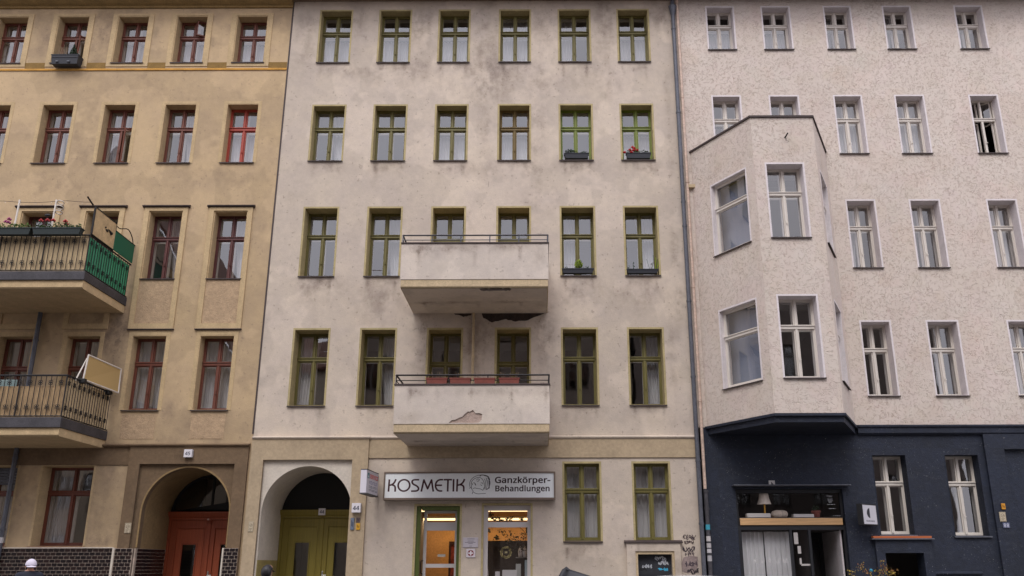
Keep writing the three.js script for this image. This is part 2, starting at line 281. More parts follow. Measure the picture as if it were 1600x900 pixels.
function curtain(o, kind, label, group) {
  const { x0, x1, y0, y1, d = .25 } = o, z = -d - .36, w = x1 - x0; cseed++;
  const put = (g, m = M.net) => solo('curtain', g, m, label, 'curtain', group);
  if (kind === 'full') put(cloth(x0 - .05, x1 + .05, y0 + .02, y1 + .02, z, .025, 8, cseed));
  if (kind === 'low') put(cloth(x0 - .05, x1 + .05, y0 + .02, y0 + (y1 - y0) * .62, z, .02, 9, cseed));
  if (kind === 'left') put(cloth(x0 - .08, x0 + w * .62, y0 + .02, y1 + .02, z, .03, 6, cseed, .35));
  if (kind === 'right') put(cloth(x1 - w * .62, x1 + .08, y0 + .02, y1 + .02, z, .03, 6, cseed, -.35));
  if (kind === 'grey') put(cloth(x0 - .05, x1 + .05, y0 + .02, y1 + .02, z, .03, 7, cseed), M.drape);
}
function interior(parent, x0, x1, levels, parts, zb = -4.2) {
  for (const y of levels) { mesh('floor_slab', box(x0, x1, y - .28, y, zb, -.53), M.ceil, parent); }
  mesh('rear_wall', box(x0, x1, 0, levels[levels.length - 1], zb - .25, zb - .004), M.room, parent);
  for (const x of parts) mesh('partition_wall', box(x - .06, x + .06, 0, levels[levels.length - 1], zb, -.54), M.room, parent);
}
console.log('setup');

// ---------------------------------------------------------------- ground
const asphalt = std(grainTex([58, 58, 60], .3, 2.5, 21), { roughness: .9 }), paving = std(grainTex([98, 94, 90], .3, 2.5, 22), { roughness: .9 });
struct('road', box(-150, 150, -.3, 0, 5.6, 18.4), asphalt);
struct('pavement', box(-150, 150, -.3, .12, -14, 5.4), paving);
struct('pavement_opposite', box(-150, 150, -.3, .12, 18.6, 60), paving);
struct('kerb', bbox(-150, 150, -.3, .125, 5.4, 5.6, .02), (M.kerb = std(grainTex([150, 148, 144], .25, 2, 23))));
struct('kerb_opposite', bbox(-150, 150, -.3, .125, 18.4, 18.6, .02), M.kerb);
struct('ground', box(-220, 220, -.5, -.31, -160, 220), std(grainTex([110, 106, 98], .3, 4, 25)));

// ================================================================ the pale house (number 44)
const pale = thing('pale_apartment_building', 'pale grey plastered house with olive windows between ochre house and roughcast house', 'building');
const acc = (m, k, v) => { (m[k] ||= []).push(v); }, mean = a => a.reduce((s, v) => s + v, 0) / a.length;
const cL = {}, cR = {}, rT = {}, rB = {};
for (const [r, c, a, b, t, d, e, bt] of Cpx) { acc(cL, c, X(a, t)); acc(cL, c, X(d, bt)); acc(cR, c, X(b, t)); acc(cR, c, X(e, bt)); acc(rT, r, Y((a + b) / 2, t)); acc(rB, r, Y((d + e) / 2, bt)); }
for (const m of [cL, cR, rT, rB]) for (const k in m) m[k] = mean(m[k]);
const EAVE = 17.41;
const paleWins = [], cw = new THREE.Shape(); rectPath(cw, XB, XC, .1, EAVE + .2);
const portal = { x0: X(405, 830), x1: X(546.5, 830), apex: Y(491, 728) };
const pf = { x0: X(412.5, 718), x1: X(551.5, 718), top: Y(480, 718.5) };
const shopDoor = { x0: X(649, 850), x1: X(717.5, 850), y1: Y(680, 790.5) }, shopWin = { x0: X(755, 850), x1: X(829, 850), y1: Y(790, 789.5), y0: .75 };
for (let r = 1; r <= 5; r++) for (let c = 1; c <= 6; c++) {
  if (r === 5 && c < 5) continue;
  const o = { x0: cL[c], x1: cR[c], y0: rB[r], y1: rT[r], d: [0, .27, .29, .4, .42, .16][r], fm: M.olive, rm: M.oliveBand, bm: M.oliveBand, band: .05 };
  if (r > 2 && r < 5 && (c === 3 || c === 4)) o.y0 -= .35;
  if (r === 2 && c >= 5) o.fm = M.oliveNew; if (r === 2 && c === 4) o.fm = M.oliveOld;
  
  paleWins.push([r, c, o]); hole(cw, o.x0 - .01, o.x1 + .01, o.y0 - .002, o.y1 + .01);
}
hole(cw, pf.x0, pf.x1, .101, pf.top);
hole(cw, shopDoor.x0, shopDoor.x1, .102, shopDoor.y1); hole(cw, shopWin.x0, shopWin.x1, shopWin.y0, shopWin.y1);
const bw = { x0: X(996.7, 880), x1: X(1050, 880), y1: Y(1020, 866), y0: .9 }; hole(cw, bw.x0, bw.x1, bw.y0, bw.y1);
mesh('wall', ext(cw, -.52, 0), M.wallC, pale);
for (const [r, c, o] of paleWins) win(pale, o);
const cfl = { 1: 'top floor', 2: 'fourth floor', 3: 'third floor', 4: 'second floor', 5: 'ground floor' };
for (const [r, c, kind] of [[1, 1, 'low'], [1, 2, 'low'], [1, 3, 'low'], [1, 4, 'full'], [1, 5, 'left'], [1, 6, 'low'], [2, 1, 'right'], [2, 3, 'low'], [2, 4, 'low'], [2, 6, 'low'], [3, 2, 'right'], [3, 5, 'left'], [3, 6, 'right'], [4, 1, 'left'], [5, 5, 'full'], [5, 6, 'full'], [4, 6, 'right'], [4, 2, 'right']])
  curtain(paleWins.find(q => q[0] === r && q[1] === c)[2], kind, `${kind === 'grey' ? 'grey' : 'white'} curtain on the pale house's ${cfl[r]}, in the ${ORD[6 - c]} window from the downpipes`, 'curtains of the pale house');
// shell: side walls, rear, roof, eaves
const shell = (b, x0, x1, top, ridge) => {
  mesh('side_wall', box(x0, x0 + .25, .1, top, -9.6, -.522), M.room, b); mesh('side_wall', box(x1 - .25, x1, .1, top, -9.6, -.522), M.room, b);
  mesh('back_wall', box(x0, x1, .1, top, -10, -9.602), M.room, b);
  mesh('roof', profile([[.0, top + .12], [-5, ridge], [-10.2, top + .12], [-10.2, top], [0, top]], x0, x1), M.roof, b);
};
shell(pale, XB + .004, XC - .004, EAVE + .2, 20.5);
mesh('eaves', profile([[-.2, EAVE], [.78, EAVE + .04], [.78, EAVE + .1], [.84, EAVE + .12], [.84, EAVE + .22], [-.2, EAVE + .5]], XB + .003, XC - .003), std(grainTex([120, 104, 86], .3, 1, 31)), pale);
interior(pale, XB + .26, XC - .26, [1.0, rB[4] - .75, rB[3] - .75, rB[2] - .75, rB[1] - .75, EAVE + .16], [(cR[2] + cL[3]) / 2, (cR[4] + cL[5]) / 2 + .06]);
// storey band and string course
const sY = Y(500, 684), sX = X(577, 700);
mesh('string_band', bbox(sX + .002, XC - .09, Y(640, 716), sY - .05, -.01, .035, .008), M.tanBase, pale);
mesh('string_course', profile([[-.01, sY - .05], [.04, sY - .05], [.075, sY - .015], [.075, sY + .012], [-.01, sY + .05]], sX + .002, XC - .08), M.wallC, pale);
mesh('party_joint', box(XB - .035, XB + .006, sY + .1, EAVE, -.01, .012), M.sillDark, pale);
// entrance portal
{
  const s = rectPath(new THREE.Shape(), XB + .01, sX, .1, sY - .045);
  hole(s, pf.x0, pf.x1, .1005, pf.top - .003);
  mesh('portal_surround', ext(s, -.02, .07), M.tanBase, pale);
  mesh('portal_cornice', profile([[-.01, sY - .045], [.08, sY - .045], [.12, sY - .01], [.12, sY + .012], [-.01, sY + .05]], XB + .01, sX + .03), M.wallC, pale);
  const a = rectPath(new THREE.Shape(), pf.x0 + .002, pf.x1 - .002, .1, pf.top - .004); a.holes.push(archPath(new THREE.Path(), portal.x0, portal.x1, .102, portal.apex));
  mesh('portal_arch', ext(a, -.2, -.03, 40), M.archWhite, pale);
  const v = archPath(new THREE.Shape(), portal.x0 - .1, portal.x1 + .1, .1, portal.apex + .1); v.holes.push(archPath(new THREE.Path(), portal.x0 + .001, portal.x1 - .001, .101, portal.apex - .001));
  mesh('vault', ext(v, -1.95, -.202, 40), M.archWhite, pale);
  const dado = plaster(grainTex([164, 148, 92], .25, 2, 33), .004), dy = Y(420, 875);
  mesh('dado', box(portal.x0 + .003, portal.x0 + .012, .1, dy, -1.7, -.034), dado, pale); mesh('dado', box(portal.x1 - .012, portal.x1 - .003, .1, dy, -1.7, -.034), dado, pale);
}
// panelled double door with a glazed fanlight
function houseDoor(b, x0, x1, apex, z, yTr, mat, panelMat, tym) {
  const xm = (x0 + x1) / 2, t0 = yTr - .1, t1 = yTr + .1;
  const d = mesh('door', merge([box(x0 + .004, x0 + .07, .13, t0, z - .12, z), box(x1 - .07, x1 - .004, .13, t0, z - .12, z), profile([[z - .12, t0], [z + .03, t0], [z + .03, t0 + .05], [z + .07, t0 + .08], [z + .12, t1 - .03], [z + .12, t1], [z - .12, t1]], x0 + .004, x1 - .004)]), mat, b);
  for (const s of [0, 1]) {
    const a = s ? xm + .004 : x0 + .074, e = s ? x1 - .074 : xm - .004, gx0 = a + (e - a) * .34, gx1 = e - (e - a) * .3, gy1 = t0 - .62;
    const L = rectPath(new THREE.Shape(), a, e, .14, t0 - .004); hole(L, a + .15, e - .13, .5, t0 - .2);
    const leaf = mesh('leaf', ext(L, z - .08, z - .02), mat, d);
    const P = rectPath(new THREE.Shape(), a + .149, e - .129, .499, t0 - .199); hole(P, gx0, gx1, .7, gy1);
    mesh('panel', ext(P, z - .072, z - .048), panelMat, d);
    mesh('moulding', merge([ring(a + .12, e - .1, .47, t0 - .17, a + .165, e - .145, .515, t0 - .215, z - .03, z - .004), ring(gx0 - .03, gx1 + .03, .67, gy1 + .03, gx0 + .004, gx1 - .004, .704, gy1 - .004, z - .05, z - .03)]), mat, d);
    mesh('glass', box(gx0 - .01, gx1 + .01, .69, gy1 + .01, z - .066, z - .06), M.plainGlass, d);
  }
  mesh('meeting_post', bbox(xm - .05, xm + .05, .14, t0 - .01, z - .022, z + .012, .01), mat, d);
  const h = mesh('handle', merge([bbox(xm + .07, xm + .11, 1.28, 1.52, z - .018, z - .006, .005), bar([xm + .09, 1.42, z - .01], [xm + .09, 1.42, z + .05], .012), bar([xm + .09, 1.42, z + .045], [xm + .2, 1.42, z + .045], .011)].map(planarUV)), std([170, 168, 165], { metalness: .8, roughness: .35 }), d);
  const f = archPath(new THREE.Shape(), x0 + .002, x1 - .002, t1, apex - .002, (x1 - x0) / 2 - .002); f.holes.push(archPath(new THREE.Path(), x0 + .06, x1 - .06, t1 + .05, apex - .06, (x1 - x0) / 2 - .06));
  const fl = mesh('fanlight', merge([ext(f, z - .1, z - .03, 32), box(xm - .025, xm + .025, t1 + .04, apex - .05, z - .095, z - .035)]), tym, b);
  mesh('pane', ext(archPath(new THREE.Shape(), x0 + .05, x1 - .05, t1 + .04, apex - .05, (x1 - x0) / 2 - .05), z - .07, z - .064, 32), M.plainGlass, fl);
  mesh('passage', merge([box(x0 - .1, x1 + .1, .1, apex + .1, z - 3.6, z - 3.5), box(x0 - .1, x0 - .02, .1, apex + .1, z - 3.5, z - .25), box(x1 + .02, x1 + .1, .1, apex + .1, z - 3.5, z - .25), box(x0 - .1, x1 + .1, apex + .1, apex + .2, z - 3.6, z - .25)]), std([70, 62, 56]), b);
  return d;
}
M.oliveDoor = std(woodTex([130, 116, 46], .25), { roughness: .45 }); M.olivePanel = std(woodTex([138, 124, 52], .25), { roughness: .45 });
houseDoor(pale, portal.x0, portal.x1, portal.apex, -1.72, Y(480, 803, -1.72), M.oliveDoor, M.olivePanel, M.black);
mesh('step', bbox(portal.x0 - .05, portal.x1 + .05, .1, .26, -1.6, .2, .015), paving, pale);
// balconies
const PB = 2.2;
function paleBalcony(x0, x1, yb, vSlab, vTop, vRail, damage, cap) {
  const uM = 740, y1 = Y(uM, vSlab, PB), yt = Y(uM, vTop, PB), yr = Y(uM, vRail, PB + .02);
  const b = mesh('balcony', profile([[0, yb], [PB - .03, yb], [PB, yb + .03], [PB, y1 - .006], [0, y1 - .006]], x0, x1), M.balcTan, pale);
  mesh('soffit', box(x0 + .02, x1 - .02, yb - .012, yb - .002, .004, PB - .06), M.balcWhite, b);
  const s = rectPath(new THREE.Shape(), x0 - .01, x1 + .01, y1, yt);
  if (damage) s.holes.push(poly(damage));
  mesh('parapet', merge([box(x0, x1, y1 - .004, yt - .004, PB - .12, PB - .012)]), damage ? M.bare : M.balcWhite, b);
  mesh('parapet_render', merge([ext(s, PB - .012, PB + .014), box(x0 - .01, x0 + .11, y1, yt, 0, PB - .12), box(x1 - .11, x1 + .01, y1, yt, 0, PB - .12)]), M.balcWhite, b);
  mesh('coping', merge([bbox(x0 - .03, x1 + .03, yt, yt + .035, PB - .16, PB + .04, .008), bbox(x0 - .03, x0 + .14, yt + .001, yt + .034, 0, PB - .16, .008), bbox(x1 - .14, x1 + .03, yt + .001, yt + .034, 0, PB - .16, .008)]), M.sillDark, b);
  const ry = yr, zr = PB - .05;
  const rail = [[[x0, ry, zr], [x1, ry, zr]], [[x0, ry, 0], [x0, ry, zr]], [[x1, ry, 0], [x1, ry, zr]]];
  mesh('handrail', merge(rail.map(([a, c]) => planarUV(bar(a, c, .02)))), cap, b);
  const my = yt + (ry - yt) * .5;
  mesh('midrail', merge(rail.map(([a, c]) => planarUV(bar([a[0], my, a[2]], [c[0], my, c[2]], .011)))), cap === M.iron ? M.iron : M.zinc, b);
  const n = 6; for (let i = 0; i < n; i++) { const x = x0 + (x1 - x0) * i / (n - 1); mesh('baluster', planarUV(bar([x, yt + .02, zr], [x, ry - .01, zr], .014)), cap === M.iron ? M.iron : M.zinc, b); }
  return { y1, yt, yr };
}
M.balcTan = plaster(grainTex([188, 168, 136], .2, 1.6, 36), .006);
M.balcWhite = plaster(facadeTex(-4, 1, 3, 13, 512, 1024, [202, 190, 178], [118, 104, 94], [[660, 392, 40, 8, .7], [800, 386, 30, 7, .8], [700, 388, 60, 6, .6], [840, 400, 10, 14, .5], [650, 612, 16, 8, .8], [760, 612, 80, 6, .5], [850, 612, 12, 8, .5], [640, 652, 20, 8, .35], [655, 396, 3, 12, .9], [742, 394, 3, 16, .8], [764, 392, 2, 12, .9], [812, 396, 3, 14, .8], [640, 616, 3, 12, .9], [682, 618, 3, 14, .7], [736, 614, 3, 10, .8], [799, 618, 2, 16, .7], [852, 616, 3, 14, .8]], { seed: 5, patch: .6, speck: .2, z: 2.2 }), .005);
M.bare = plaster(grainTex([168, 148, 136], .3, .8, 37), .012);
const B1 = paleBalcony(X(645.6, 489.4), X(855.2, 488.2) + .0, Y(645.6, 489.4), 436.5, 381, 366, null, M.zincDark);
const dmg = [[701, 661], [706, 656.5], [711, 656], [717, 653], [722, 651.5], [726, 647], [731, 643], [734, 643.5], [739, 640.5], [743, 646], [748, 645.5], [753.5, 647], [752.5, 656], [748, 660.5], [738, 661.3], [722, 660.8]].map(([u, v]) => [X(u, v, PB), Y(u, v, PB)]);
const B2 = paleBalcony(X(636.6, 696.8), X(857, 695), Y(636.6, 696.8), 662.3, 602, 585, dmg, M.iron);
// blackened, spalled render under the balconies
function blotch(pts, z, mat, name, parent = pale) { const r = rng(pts.length * 31 + 7), P = []; pts.forEach((p, i) => { const q = pts[(i + 1) % pts.length]; for (let k = 0; k < 4; k++) { const t = k / 4; P.push([X(p[0] + (q[0] - p[0]) * t + (r() - .5) * 2.2, p[1] + (q[1] - p[1]) * t + (r() - .5) * 1.6, z), Y(p[0] + (q[0] - p[0]) * t, p[1] + (q[1] - p[1]) * t + (r() - .5) * 1.6, z)]); } }); mesh(name, ext(poly(P), z - .004, z + .004), mat, parent); }
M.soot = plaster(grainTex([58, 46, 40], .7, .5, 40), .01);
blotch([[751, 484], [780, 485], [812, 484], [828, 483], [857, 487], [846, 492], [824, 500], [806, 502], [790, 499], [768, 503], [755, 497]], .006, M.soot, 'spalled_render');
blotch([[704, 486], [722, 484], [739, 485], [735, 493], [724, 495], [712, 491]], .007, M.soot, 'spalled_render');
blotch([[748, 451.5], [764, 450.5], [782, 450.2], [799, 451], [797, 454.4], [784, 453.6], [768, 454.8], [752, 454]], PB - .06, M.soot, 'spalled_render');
// small flue pipe between the balcony doors
{
  const p = thing('flue_pipe', 'thin cream pipe between the two doors behind the lower balcony', 'pipe'), x = X(740, 520);
  mesh('pipe', planarUV(bar([x, Y(740, 602, 0) - .4, .06], [x, Y(740, 484), .06], .035, 10)), M.balcTan, p); mesh('collar', planarUV(bar([x, Y(740, 560), .06], [x, Y(740, 556), .06], .045, 10)), M.balcTan, p);
}
// basement light well under the ground-floor window
{
  const x0 = X(979, 870), x1 = X(1063, 870), yt = Y(1020, 848.5);
  const s = rectPath(new THREE.Shape(), x0, x1, .1, yt); hole(s, bw.x0 - .06, bw.x1 + .06, .5, bw.y1 + .07);
  mesh('plinth_block', ext(s, -.01, .09), M.wallC, pale);
  mesh('plinth_trim', ring(bw.x0 - .061, bw.x1 + .061, .49, bw.y1 + .071, bw.x0, bw.x1, .55, bw.y1, -.02, .06), M.balcTan, pale);
  mesh('plinth_ledge', profile([[-.01, yt], [.12, yt], [.12, yt + .025], [-.01, yt + .07]], x0 - .05, x1 + .06), M.sillDark, pale);
}
console.log('pale');

// ================================================================ the ochre house (number 45)
const ochre = thing('ochre_apartment_building', 'ochre plastered house with red-brown windows and two railed balconies', 'building');
{
  const lx0 = [-15.72, -13.95, -12.21, -10.5, -8.75], lw = .855;
  const rows = { 1: [Y(375, 97.9), Y(375, 26)], 2: [Y(344, 254.3), Y(357, 163.3)], 3: [Y(320, 435.5), Y(335, 331.4)], 4: [Y(298, 640.8), Y(314.7, 525)] };
  const s = rectPath(new THREE.Shape(), XA, XB - .004, .1, 17.9), wins = [];
  const P45 = { x0: X(221.5, 793), x1: X(359, 783), apex: Y(301, 730.5) }, F45 = { x0: X(223.2, 725) - .05, x1: X(364.3, 725) + .06, top: Y(300, 725) };
  for (let r = 1; r <= 4; r++) for (let c = 0; c < 5; c++) {
    const o = { x0: lx0[c], x1: lx0[c] + lw, y0: rows[r][0], y1: rows[r][1], d: .3, fm: r === 3 ? M.maroon : M.brown, rm: M.tanBand, bm: M.tanBand, band: .03, sm: M.sillDark };
    if (r === 2 && c === 4) o.fm = M.red;
    if (r === 3 && c < 3) o.y0 -= .3; if (r === 4 && c < 3) o.y0 -= .3;
    if (r === 1 && c === 1) o.open = [0, 0, -1.0, 0];
    if (r === 2 && c === 2) o.open = [0, 0, -.9, 0];
    if (r === 1 && c === 3) o.open = [0, 0, 0, -.5];
    wins.push([r, c, o]); hole(s, o.x0 - .01, o.x1 + .01, o.y0 - .002, o.y1 + .01);
  }
  const gy0 = Y(100, 854), gy1 = Y(100, 727) - .02;
  for (const [c, a, b] of [[1, X(47, 853) + .0, X(129, 853)], [0, X(47, 853) - 1.95, X(47, 853) - .62]]) { const o = { x0: a, x1: b, y0: gy0, y1: gy1, d: .42, fm: M.brown, rm: M.tanBand, bm: M.tanBand, band: .05, sm: M.brown, tr: .33 }; wins.push([5, c, o]); hole(s, a - .01, b + .01, gy0 - .002, gy1 + .01); }
  hole(s, F45.x0, F45.x1, .101, F45.top);
  mesh('wall', ext(s, -.52, 0), M.wallL, ochre);
  for (const [r, c, o] of wins) win(ochre, o);
  const fl = { 1: 'top floor', 2: 'fourth floor', 3: 'third floor', 4: 'second floor', 5: 'ground floor' };
  for (const [r, c, k] of [[1, 0, 'left'], [1, 2, 'low'], [1, 3, 'low'], [1, 4, 'low'], [2, 1, 'right'], [2, 2, 'left'], [2, 3, 'right'], [2, 4, 'low'], [3, 3, 'right'], [3, 4, 'right'], [4, 3, 'full'], [4, 4, 'full'], [4, 1, 'full'], [4, 2, 'right'], [5, 1, 'left'], [5, 0, 'full']])
    curtain(wins.find(q => q[0] === r && q[1] === c)[2], k, `white curtain on the ochre house's ${fl[r]}, in the ${ORD[4 - c] + (r === 5 ? ' bay' : ' window')} from the pale house`, 'curtains of the ochre house');
  shell(ochre, XA, XB - .008, 17.9, 21);
  interior(ochre, XA + .26, XB - .27, [1.0, rows[4][0] - .75, rows[3][0] - .75, rows[2][0] - .75, rows[1][0] - .75, 17.85], [-11.2, -13]);
  // cornice
  const y0 = Y(400, 13);
  mesh('cornice', profile([[-.02, y0], [.05, y0], [.05, y0 + .06], [.14, y0 + .1], [.22, y0 + .16], [.22, y0 + .24], [.8, y0 + .34], [.85, y0 + .46], [.85, y0 + .54], [-.02, y0 + .66]], XA, XB - .02), M.olivePaint = plaster(grainTex([142, 116, 72], .3, 1.4, 50), .005), ochre);
  // top-floor frieze: surrounds, olive band, orange fillet
  const by0 = Y(300, 107.3), by1 = Y(300, 97.6);
  for (let c = 0; c < 5; c++) { const a = lx0[c], b = a + lw; mesh('surround', ring(a - .17, b + .17, rows[1][0] - .12, rows[1][1] + .1, a - .028, b + .028, rows[1][0] - .03, rows[1][1] + .028, -.004, .02), M.tanBand, ochre); }
  const ob = plaster(grainTex([134, 106, 58], .2, 1.4, 51), .004);
  for (let c = -1; c < 5; c++) { const a = c < 0 ? XA : lx0[c] + lw + .172, b = c === 4 ? XB - .05 : lx0[c + 1] - .172; mesh('painted_band', box(a, b, by0 + .003, by1, -.004, .006), ob, ochre); }
  mesh('fillet', bbox(XA, XB - .04, by0 - .06, by0, -.01, .03, .006), plaster(grainTex([196, 146, 70], .2, 1.4, 52), .003), ochre);
  for (let c = 0; c < 5; c++) { const a = lx0[c], b = a + lw; mesh('surround', ring(a - .1, b + .1, rows[2][0] - .004, rows[2][1] + .1, a - .028, b + .028, rows[2][0] + .001, rows[2][1] + .028, -.004, .008), M.tanBand, ochre); }
  // third-floor hoods and panels, second-floor surrounds
  for (let c = 1; c < 5; c++) {
    const a = lx0[c] - .16, b = lx0[c] + lw + .16, h = Y(250, 324), lo = Y(240, 514);
    mesh('surround', ring(a, b, lo, h - .02, lx0[c] - .028, lx0[c] + lw + .028, lo + .14, rows[3][1] + .028, -.006, .04), M.tanBand, ochre);
    mesh('hood_mould', profile([[-.01, h - .02], [.06, h - .02], [.1, h + .01], [.1, h + .03], [-.01, h + .07]], a - .05, b + .05), M.sillDark, ochre);
    if (c > 2) { mesh('apron_panel', box(lx0[c] - .03, lx0[c] + lw + .03, lo + .138, rows[3][0] - .03, -.004, .012), M.rough, ochre); mesh('apron_ledge', bbox(a - .02, b + .02, lo - .03, lo - .002, -.01, .06, .008), M.sillDark, ochre); }
    mesh('surround', ring(lx0[c] - .11, lx0[c] + lw + .11, rows[4][0] - .004, rows[4][1] + .12, lx0[c] - .028, lx0[c] + lw + .028, rows[4][0] + .001, rows[4][1] + .028, -.004, .01), M.tanBand, ochre);
  }
  for (const c of [3, 4]) mesh('apron_panel', box(lx0[c] + .0, lx0[c] + lw - .0, rows[4][0] - .72, rows[4][0] - .1, -.004, .008), M.rough, ochre);
  // ground storey
  const gs = Y(300, 696), pX0 = X(205.7, 700), pX1 = XB - .06;
  const low = Y(100, 727);
  mesh('ground_band', bbox(XA, pX0 - .002, low, gs - .05, -.01, .03, .008), M.brownBase, ochre);
  mesh('string_course', profile([[-.01, gs - .05], [.07, gs - .05], [.13, gs - .01], [.13, gs + .012], [-.01, gs + .05]], XA, pX1 + .01), M.brownBase, ochre);
  const q = rectPath(new THREE.Shape(), pX0, pX1, .1, gs - .05); hole(q, F45.x0, F45.x1, .1005, F45.top - .003);
  mesh('portal_surround', ext(q, -.02, .07), M.brownBase, ochre);
  const a = rectPath(new THREE.Shape(), F45.x0 + .002, F45.x1 - .002, .1, F45.top - .004); a.holes.push(archPath(new THREE.Path(), P45.x0, P45.x1, .102, P45.apex));
  mesh('portal_arch', ext(a, -.2, -.03, 40), M.brownBase, ochre);
  const ar = (() => { const yb = Y(222, 855), xc = (P45.x0 + P45.x1) / 2, r0 = (P45.x1 - P45.x0) / 2, cy = P45.apex - r0, out = [[xc - r0 - .04, yb]], inn = [[xc - r0, yb]]; for (let i = 0; i <= 40; i++) { const t = Math.PI * (1 - i / 40); out.push([xc + (r0 + .04) * Math.cos(t), cy + (r0 + .04) * Math.sin(t)]); inn.push([xc + r0 * Math.cos(t), cy + r0 * Math.sin(t)]); } out.push([xc + r0 + .04, yb]); inn.push([xc + r0, yb]); return poly(out.concat(inn.reverse())); })();
  mesh('arch_moulding', ext(ar, -.032, -.012, 40), M.archTan, ochre);
  const v = archPath(new THREE.Shape(), P45.x0 - .1, P45.x1 + .1, .1, P45.apex + .1); v.holes.push(archPath(new THREE.Path(), P45.x0 + .001, P45.x1 - .001, .101, P45.apex - .001));
  mesh('vault', ext(v, -1.95, -.202, 40), M.archTan, ochre);
  M.rustDoor = std(woodTex([150, 70, 40], .25), { roughness: .5 }); M.rustPanel = std(woodTex([162, 78, 46], .25), { roughness: .5 });
  houseDoor(ochre, P45.x0, P45.x1, P45.apex, -1.72, Y(320, 806, -1.72), M.rustDoor, M.rustPanel, M.black);
  mesh('step', bbox(P45.x0 - .05, P45.x1 + .05, .1, .26, -1.6, .2, .015), paving, ochre);
  // glazed brick dado: bricks in view are pieces of their own, the rest below the frame is one mass
  const top = Y(100, 857.2), bh = .067, bl = .119, j = .0155, mort = std(grainTex([172, 156, 142], .3, .8, 55));
  const brickM = [[34, 24, 26], [28, 20, 24], [42, 28, 28], [24, 18, 22]].map(c => std(c, { roughness: .22 }));
  const bg = new RoundedBoxGeometry(bl, bh, .03, 1, .004), loose = []; let count = 0; const r = rng(9);
  const zone = (x0, x1, z, turn, yTop) => {
    const g = new THREE.Group(); const len = x1 - x0;
    for (let row = 0; row < 24; row++) {
      const y = yTop - (row + .5) * (bh + j); if (y < .16) break;
      const cells = []; { let a = 0; if (row % 2) { cells.push([0, (bl - j) / 2]); a = (bl + j) / 2; } for (; a < len - .03; a += bl + j) cells.push([a, Math.min(bl, len - a)]); }
      for (const [c0, cwid] of cells) {
        const x = c0 + cwid / 2, kx = cwid / bl;
        const p = turn ? [z, y, -(x0 + x)] : [x0 + x, y, z], vis = y > 1.36 && (turn || x0 + x > -13.1) && count < 300, dz = (r() - .5) * .003;
        if (vis) { count++; const m = mesh('brick', bg, brickM[Math.floor(r() * 4)], ochre); m.position.set(p[0] + (turn ? dz : 0), p[1], p[2] + (turn ? 0 : dz)); m.rotation.y = turn ? Math.PI / 2 : 0; m.rotation.z = (r() - .5) * .006; m.scale.x = kx; }
        else { const h = bg.clone().scale(kx, 1, 1); if (turn) h.rotateY(Math.PI / 2); loose.push(h.translate(...p)); }
      }
    }
  };
  const px = pX0 - .03;
  mesh('mortar', merge([box(XA, px - .06, .1, top, -.01, .028), box(px + .004, P45.x0 - .045, .1, top, .0, .098), box(P45.x0 - .02, P45.x0 + .012, .1, top, -1.7, .06), box(P45.x1 + .01, pX1 - .02, .1, top, .0, .098)]), mort, ochre);
  zone(-13.15, px - .06, .028, 0, top); zone(px + .02, P45.x0 - .05, .098, 0, top); zone(.04, 1.66, P45.x0 + .012, 1, top); zone(P45.x1 + .02, pX1 - .02, .098, 0, top);
  const st = mesh('brick_field', merge(loose), brickM[1], ochre); st.userData.kind = 'stuff';
  mesh('corner_strip', bbox(px - .055, px, .1, top + .01, -.01, .115, .01), M.archWhite, ochre);
  mesh('corner_strip', bbox(P45.x1 - .03, P45.x1 + .006, .1, top + .005, -.02, .112, .008), M.archWhite, ochre);
  mesh('dado_ledge', bbox(XA, px - .06, top + .002, top + .03, -.01, .06, .008), M.archWhite, ochre);

  // balconies with wrought-iron railings
  const xr = X(195, 478), xl = -15.3;
  const scroll = (() => { const g = []; for (const [sx, sy] of [[1, 1], [-1, 1], [1, -1], [-1, -1]]) g.push(new THREE.TorusGeometry(.021, .0075, 6, 10).translate(sx * .024, sy * .026, 0)); g.push(new THREE.SphereGeometry(.015, 6, 5)); return merge(g.map(planarUV)); })();
  const barG = (y0, y1) => planarUV(new THREE.CylinderGeometry(.0085, .0085, y1 - y0, 6).translate(0, (y0 + y1) / 2, 0));
  const balc = (vFas0, vFas1, vSlab, vTop, vBot) => {
    const u = 60, f0 = Y(u, vFas1, PB), f1 = Y(u, vFas0, PB), sb = Y(u, vSlab, PB), rt = Y(u, vTop, PB), rb = f1 + .03;
    const b = mesh('balcony', profile([[0, sb], [PB - .05, sb], [PB - .02, sb + .03], [PB - .02, f0], [0, f0]], xl, xr), M.tanBand, ochre);
    mesh('fascia', merge([bbox(xl, xr + .03, f0, f1, PB - .03, PB + .03, .008), bbox(xr - .03, xr + .03, f0 + .001, f1 - .001, 0, PB - .03, .008)]), M.zincDark, b);
    mesh('deck', box(xl, xr, f0 + .002, f0 + .06, 0, PB - .03), M.zinc, b);
    const rails = [rt, rb];
    mesh('top_rail', merge([planarUV(bar([xl, rt, PB], [xr, rt, PB], .022)), planarUV(bar([xr, rt, PB], [xr, rt, 0], .022))]), M.iron, b);
    mesh('bottom_rail', merge([planarUV(bar([xl, rb, PB], [xr, rb, PB], .014)), planarUV(bar([xr, rb, PB], [xr, rb, 0], .014))]), M.iron, b);
    const g = barG(rb, rt); let k = 0;
    for (let x = xr; x > -14.7; x -= .118, k++) {
      const post = k % 9 === 0; const m = mesh('bar', g, M.iron, b); m.position.set(x, 0, PB); if (post) m.scale.set(1.9, 1, 1.9);
      if (k % 2 === 1) for (const t of [.22, .82]) { const q = mesh('rosette', scroll, M.iron, b); q.position.set(x, rb + (rt - rb) * t, PB + .008); }
    }
    k = 0;
